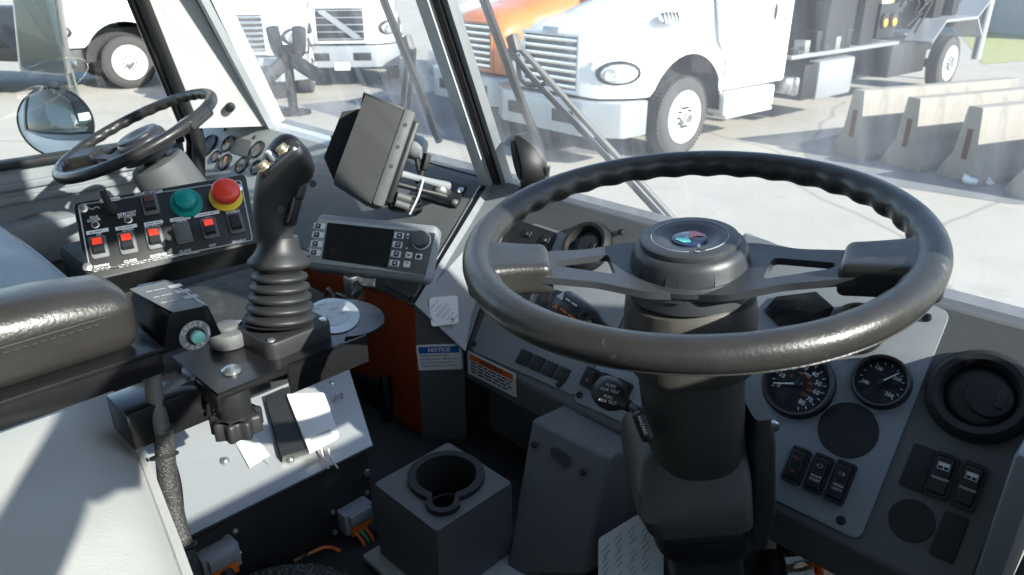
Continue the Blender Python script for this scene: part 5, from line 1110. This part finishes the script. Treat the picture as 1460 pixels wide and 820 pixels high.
for u, v in ((448, 440), (458, 434), (476, 440), (466, 452), (488, 446)): b.prism(rect(.012, .0012), .0002, FZ.px(u, v, .0019, .4)); b.prism(rect(.0012, .009), .0002, FZ.px(u, v, .0019, .4))
part(ld, 'label_symbol', b, K['grey_ink'])
pk = Vector((-.722, .286, zb)); b = MB(); b.cyl(.0185, .05, T(pk.x, pk.y, zb - .05), 28, .002); part(t, 'clamp_post', b, K['black'])
kp_ = [((.0265 + .0028 * math.cos(9 * 2 * math.pi * k / 108)) * math.cos(2 * math.pi * k / 108), (.0265 + .0028 * math.cos(9 * 2 * math.pi * k / 108)) * math.sin(2 * math.pi * k / 108)) for k in range(108)]
b = MB(); b.prism(kp_, .022, T(pk.x, pk.y, zb - .064), .004); b.cyl(.019, .006, T(pk.x, pk.y, zb - .046), 24); part(t, 'clamp_knob', b, K['boot'], sharp=50)
for p in ((-.735, .295), ): b = MB(); b.lathe([(.011, 0), (.0105, .003), (.006, .006), (0, .007)], T(p[0], p[1], zb + .004), 20); part(t, 'bolt', b, K['steel'])
b = MB(); b.cyl(.024, .02, T(-.80, .325, zb + .004), 28, .004); b.cyl(.013, .006, T(-.80, .325, zb + .024), 20, .001); part(t, 'pivot_clamp', b, K['dash'])
b = MB(); b.box(.012, .02, .009, T(-.775, .345, zb + .02), .002); part(t, 'clamp_bolt', b, K['steel'])
b = MB(); b.bb(-.80, -.74, .18, .27, zb - .05, zb - .004, .004); part(t, 'support_arm', b, K['gloss'])
t = thing('joystick', 'black pistol grip joystick with brass thumb buttons and ribbed rubber boot', 'joystick', (-.768, .378, zb))
jx, jy = -.768, .378; zj = zb + .004
Mj = T(jx, jy, zj)
b = MB(); b.prism(rpoly(rect(.090, .090), .014), .022, Mj @ RZ(.06), .004); bs_ = part(t, 'base', b, K['boot'])
for dx in (-1, 1):
    for dy in (-1, 1): b = MB(); b.lathe([(.005, 0), (.0045, .002), (0, .003)], Mj @ RZ(.06) @ T(dx * .036, dy * .036, .022), 12); part(bs_, 'base_screw', b, K['steel'])
gtop = at(398, 372, .885); g0 = Vector((jx, jy, zj + .022)); gd = gtop - g0
prof = []; nb_ = 6
for k in range(nb_):
    f = k / (nb_); r0 = .042 - .013 * f; h = gd.length / nb_
    prof += [(r0 - .008, f * gd.length + h * .02), (r0 - .001, f * gd.length + h * .30), (r0, f * gd.length + h * .5), (r0 - .001, f * gd.length + h * .7)]
prof += [(.024, gd.length)]
b = MB(); b.lathe([(.043, 0)] + prof, along(g0, gd), 44); part(t, 'bellows', b, K['boot'], sharp=60)
b = MB(); b.lathe([(.020, -.008), (.033, -.007), (.037, -.003), (.036, .001), (.029, .009), (.025, .016), (.0225, .03)], along(gtop, gd), 40); part(t, 'hand_rest', b, K['boot'], sharp=60)
# grip: lofted ellipses along a leaning spine
sp = [(396, 372, .885, .0225, .021), (392, 345, .88, .0215, .020), (388, 315, .875, .0225, .021), (390, 288, .87, .0235, .022), (397, 262, .865, .0265, .0235), (408, 240, .86, .0315, .026), (420, 222, .855, .031, .027), (429, 211, .852, .024, .024), (434, 206, .850, .010, .012)]
vs = []; fs = []; n = 32; tilt = [0, 0, 0, .05, .25, .5, .75, .85, .9]
for i, (u, v, s, hx, hy) in enumerate(sp):
    c_ = at(u, v, s); ta = tilt[i]; xx = cr * math.cos(ta) - cu * math.sin(ta) * 1.0; dd = -ray(u, v).normalized(); dd = (dd - xx * dd.dot(xx)).normalized()
    for k in range(n): a = 2 * math.pi * k / n; vs.append(c_ + xx * hx * math.cos(a) + dd * hy * math.sin(a))
for i in range(len(sp) - 1):
    for k in range(n): k2 = (k + 1) % n; fs.append([i * n + k, i * n + k2, (i + 1) * n + k2, (i + 1) * n + k])
fs += [list(range(n))[::-1], [(len(sp) - 1) * n + k for k in range(n)]]
b = MB(); b.add(vs, fs); gr = part(t, 'grip', b, K['boot'], sharp=80); sm = gr.modifiers.new('smooth', 'SUBSURF'); sm.levels = 1; sm.render_levels = 1
hc = at(398, 226, .83); hn = (-cr * .62 + cu * .62 + (-ray(400, 225).normalized()) * .35).normalized(); Mhd = axes(hc, -cr * .6 - cu * .8, hn)
Fh = Mhd @ T(0, 0, -.004)
b = MB(); b.prism(rpoly(rect(.056, .030), .012), .006, Fh, .002); pt = part(t, 'thumb_panel', b, K['gloss'])
for x, y in ((.018, .004), (-.010, .006)):
    b = MB(); b.lathe([(.0085, 0), (.0085, .003), (.007, .004), (.007, .007), (.006, .009), (0, .0095)], Fh @ T(x, y, .005), 20); part(t, 'thumb_button', b, K['brass'])
b = MB(); b.lathe([(.0055, 0), (.005, .004), (.0035, .010), (.004, .013), (0, .014)], Fh @ T(.004, -.006, .005), 16); part(t, 'mini_lever', b, K['steel'])
for u, v, s in ((399, 299, .848), (446, 262, .842)): b = MB(); b.lathe([(.0042, 0), (.004, .001), (.003, .0012), (.0028, -.002)], along(at(u, v, s), -ray(u, v)), 14); part(t, 'screw_hole', b, K['ink'])
b = MB(); b.soft(.010, .016, .05, .004, along(at(420, 292, .866), cu + cr * .25), 3); part(t, 'trigger', b, K['gloss'])
b = MB(); b.soft(.010, .012, .022, .004, along(at(428, 272, .862), cu + cr * .3), 3); part(t, 'trigger_guard', b, K['black'])
# hoses and the braided loom beside the seat
t = thing('wiring_loom', 'braided black wiring loom with grey sleeve running down beside the seat', 'wiring loom', at(275, 830, .83))
b = MB(); b.tube([at(u, v, s) for u, v, s in ((232, 606, .80), (235, 640, .81), (240, 690, .82), (252, 745, .83), (268, 800, .835), (280, 850, .84))], .0105, 14, smooth=6); part(t, 'braided_sleeve', b, K['sleeve'], sharp=80)
b = MB(); b.tube([at(u, v, s) for u, v, s in ((216, 520, .80), (219, 555, .795), (226, 590, .795), (232, 615, .80))], .009, 12, smooth=5); part(t, 'grey_sleeve', b, K['hose'], sharp=80)
for k in range(2):
    b = MB(); b.tube([at(u, v, s) for u, v, s in ((310, 540 + 7 * k, .84), (280, 546 + 7 * k, .83), (255, 560 + 8 * k, .82), (240 + 5 * k, 585 + 6 * k, .815), (237 + 4 * k, 620, .81))], .0055, 10, smooth=5); part(t, 'cable', b, K['rubber'])
b = MB(); b.tube([at(u, v, s) for u, v, s in ((272, 541, .83), (288, 537, .835), (306, 534, .84))], .0068, 10, smooth=4); part(t, 'cable_sleeve', b, K['hose'])
for u, v, s in ((234, 650, .812), (262, 780, .834)): b = MB(); b.torus(.0135, .002, along(at(u, v, s), at(u + 6, v + 30, s) - at(u, v, s)), 20, 6); part(t, 'cable_tie', b, K['rubber'])
b = MB(); b.tube([at(u, v, s) for u, v, s in ((246, 660, .83), (254, 690, .84), (258, 730, .85))], .004, 8, smooth=4); part(t, 'thin_cable', b, K['black'])
t = thing('hydraulic_hose', 'black looped hose under the joystick bracket', 'hose', at(380, 538, .90))
b = MB(); b.tube([at(u, v, s) for u, v, s in ((350, 530, .90), (372, 538, .90), (400, 534, .90), (418, 528, .905), (424, 512, .91))], .007, 10, smooth=5); part(t, 'tube', b, K['rubber'])
b = MB(); b.rod(at(374, 525, .90), at(386, 522, .90), .008); part(t, 'ferrule', b, K['steel'])
# ------------------------------------------------------------------ cup holder, pedestal, floor things
t = thing('cup_holder', 'dark grey box with a black keyhole shaped cup holder in its top', 'cup holder', (-.65, .525, -.785))
x0, x1, y0, y1, zt = -.717, -.582, .456, .592, -.66
kh = [(-.652 + .0475 * math.cos(R(a)), .531 + .0475 * math.sin(R(a))) for a in range(-62 - 0, 242 - 0, 8)]
ang = -45; ux, uy = math.cos(R(ang)), math.sin(R(ang))
def khole(r, rs, d):
    cx, cyy = -.655, .535; pts = []
    for a in range(22, 339, 7): pts.append((cx + r * math.cos(R(ang + a)), cyy + r * math.sin(R(ang + a))))
    for a in range(-80, 81, 16): pts.append((cx + ux * d + rs * math.cos(R(ang + a)), cyy + uy * d + rs * math.sin(R(ang + a))))
    return pts
top = [(x0, y0), (x1, y0), (x1, y1), (x0, y1)]
b = MB(); b.prism(rpoly(top, .006), .004, T(0, 0, zt - .004), holes=[khole(.043, .015, .056)])
for (xa, xb, ya, yb) in ((x0, x1, y0, y0 + .004), (x0, x1, y1 - .004, y1), (x0, x0 + .004, y0 + .004, y1 - .004), (x1 - .004, x1, y0 + .004, y1 - .004)): b.bb(xa, xb, ya, yb, -.785, zt - .004)
part(t, 'box', b, K['dash'])
b = MB(); b.prism(khole(.054, .0235, .056), .007, T(0, 0, zt), .002, holes=[khole(.0425, .0145, .056)]); part(t, 'rim', b, K['rubber'])
b = MB(); vs = [(x, y, zt + .006) for x, y in khole(.0425, .0145, .056)]; n = len(vs); vs += [(x, y, zt - .075) for x, y in khole(.039, .0125, .054)]
b.add(vs, [[i, (i + 1) % n, n + (i + 1) % n, n + i] for i in range(n)] + [[n + i for i in range(n)]]); part(t, 'cup_well', b, K['rubber'])
b = MB(); b.torus(.030, .003, T(-.655, .535, zt - .055), 32, 8); part(t, 'inner_ledge', b, K['black'])
b = MB(); b.bb(-.735, -.53, .435, .60, -.797, -.786, .004); part(t, 'base_plate', b, K['light'])
t = thing('pedal_shroud', 'dark grey leaning shroud with an oval slot and two screws under the dash', 'shroud', (-.55, .65, FLZ))
a_, b_, c_, d_ = at(757, 597, 1.10), at(866, 652, 1.02), None, onz(718, 822, FLZ)
np_ = (b_ - a_).cross(d_ - a_); rc = ray(836, 822); c_ = rc * (a_.dot(np_) / rc.dot(np_)); back = Vector((.02, .16, 0)); b = MB(); b.hexa([d_, c_, c_ + back * .9, d_ + back], [a_, b_, b_ + back * .7, a_ + back * .7]); o = part(t, 'cover', b, K['dash']); md = o.modifiers.new('bevel', 'BEVEL'); md.width = .006; md.segments = 3
Fs = Fr((a_ + b_ + c_ + d_) / 4, (b_ - a_), ((b_ - a_).cross(a_ - d_)) * (1 if (b_ - a_).cross(a_ - d_).dot(-a_) > 0 else -1))
b = MB(); b.prism(rpoly(Fs.poly([(784, 640), (792, 637), (813, 652), (812, 663), (804, 666), (785, 652)], .004), .004), .001, Fs.M, h0=.004); part(t, 'oval_slot', b, K['ink'])
for u, v in ((762, 634), (831, 673)): screw(Fs, u, v, .003, t)
t = thing('floor_boot', 'round speckled rubber boot on the floor below the connectors', 'rubber boot', (-.66, .27, FLZ))
b = MB(); b.lathe([(.14, 0), (.14, .02), (.132, .035), (.126, .03), (.12, .045), (.105, .06), (.07, .068), (0, .07)], T(-.665, .265, FLZ), 56); part(t, 'dome', b, K['speck'], sharp=60)
b = MB(); b.torus(.142, .006, T(-.665, .265, FLZ + .006), 48, 8); part(t, 'hem', b, K['rubber'])
t = thing('brass_fitting', 'pair of brass air fittings with orange caps below the instrument panel', 'fitting', at(1130, 815, .93))
for du, dv in ((0, 0), (4, 22)):
    p = at(1118 + du, 798 + dv, .93); b = MB(); b.lathe([(.008, 0), (.008, .01), (.006, .011), (.006, .022), (.0075, .023), (.0075, .032), (0, .033)], along(p, cr * .9 + Vector((0, 0, .2))), 6); part(t, 'nut', b, K['steel'])
    b = MB(); b.tube([p + cr * .03, p + cr * .045 + Vector((0, 0, -.01)), p + cr * .05 + Vector((0, 0, -.04))], .006, 10, smooth=3); part(t, 'orange_cap', b, K['wire_o'])
b = MB(); b.rod(at(1105, 790, .98), at(1105, 860, .98), .02); part(t, 'manifold', b, K['black'])
# ------------------------------------------------------------------ labels
def sticker(name, label, F, px, m, h=.0008, r=.003):
    b = MB(); q = F.poly(px); b.prism(rpoly(q, r), h, F.M); s = single(name, b, K[m], label, 'sticker'); return s, q
nf = (D - B).cross(Vector((0, 0, 1))); nf = nf if nf.dot(-B) > 0 else -nf
FN = Fr(B + nf.normalized() * .0012, D - B, nf)
def card(name, label, F, px, hdr, htxt, hcol, lines, ls, hsz, sheet='paper'):
    s, q = sticker(name, label, F, px, sheet); q = [Vector(p) for p in q]
    def uv(a, c): return q[0] * (1 - a) * (1 - c) + q[1] * a * (1 - c) + q[2] * a * c + q[3] * (1 - a) * c
    rot = math.atan2((q[1] - q[0]).y, (q[1] - q[0]).x)
    if hdr:
        b = MB(); b.prism([uv(.05, .08), uv(.95, .08), uv(.95, .33), uv(.05, .33)], .0004, F.M, h0=.0008); part(s, 'header_band', b, K[hdr])
        b = MB(); p = uv(.5, .205); b.text(htxt, hsz, F.at(p.x, p.y, .0014, rot), shear=.15 if hcol == 'white' else 0, bold=.025); part(s, 'header_text', b, K[hcol])
    b = MB()
    for i, l in enumerate(lines):
        p = uv(.07, .42 + i * .58 / (len(lines) + .3))
        if l[0] == '-': bars(b, F.at(p.x, p.y, .001, rot), (q[1] - q[0]).length * .86 * float(l[1:]), ls, i + 9); continue
        b.text(l, ls, F.at(p.x, p.y, .001, rot), 'LEFT', bold=.004)
    part(s, 'body_text', b, K['ink']); return s
card('notice_label', 'white NOTICE label with blue header on the angled fascia', FN, [(593, 492), (657, 490), (660, 526), (597, 528)], 'blue', 'NOTICE', 'white', ('Release brake before', 'moving carrier. Minimum', 'air pressure needed to', 'release brakes is 75 P.S.I.'), .0062, .0105)
FWn = Fr((-.7, .7435, -.64), (1, 0, 0), (0, -1, 0))
card('warning_label', 'white WARNING label with orange header below the switch row', FWn, [(667, 500), (735, 533), (737, 567), (668, 532)], 'warn', 'WARNING', 'ink', ('-1', '-.96', '-1', '-.9'), .0056, .0112)
tf = (D - A).cross(B - A); tf = tf if tf.dot(-A) > 0 else -tf
FG = Fr(B + (D - B) * .35 + (A - B) * .12 + tf.normalized() * .022, cr, -ray(632, 445) + tf.normalized() * .6)
s, q = sticker('parking_brake_tag', 'square white parking brake tag with rounded corners on the fascia corner', FG, [(611, 425), (652, 421), (654, 461), (615, 466)], 'paper', .0015, .006)
b = MB()
for i, (l, z) in enumerate((('', .004), ('', .004), ('PARKING', .0075), ('BRAKE', .0075), ('', .004), ('', .004))):
    cpx = FG.hit(618 + 5.6 * i, 434 + 4.2 * i, .0016)
    if z > .005: b.text(l, z, FG.at(cpx[0] + .002, cpx[1], .0018, .87))
    else: bars(b, FG.at(cpx[0] - .004, cpx[1] - .007, .0018, .87), .018, .003, i)
part(s, 'tag_text', b, K['grey_ink'])
b = MB(); cpx = FG.hit(646, 456, .0016); b.text('P', .009, FG.at(cpx[0], cpx[1], .0019, .87), bold=.02); part(s, 'tag_symbol', b, K['ink'])
Fsd = Fr(b_, (c_ - b_).cross((b_ - a_).cross(b_ - c_)) if False else back, (b_ - c_).cross(back) * (1 if (b_ - c_).cross(back).dot(-b_) > 0 else -1))
FQ = Fr(at(895, 775, .93), cr * .9 + cu * .35, -ray(895, 775))
b = MB(); q = FQ.poly([(853, 768), (925, 724), (946, 780), (946, 830), (853, 850)]); b.prism(rpoly(q, .004), .001, FQ.M); s = single('chart_label', b, K['paper'], 'white sheet of printed columns behind the steering column', 'label')
b = MB()
for i in range(13):
    for j in range(4):
        u = 862 + j * 19; v = 774 + i * 8.0 - j * 9.4
        if v < 824 and u < 936 and (i * 7 + j * 3) % 9: b.prism(rect(.013 if (i + j) % 3 else .009, .0012), .0003, FQ.px(u + (i % 3) * 1.2, v, .0012, .47))
part(s, 'chart_print', b, K['grey_ink'])
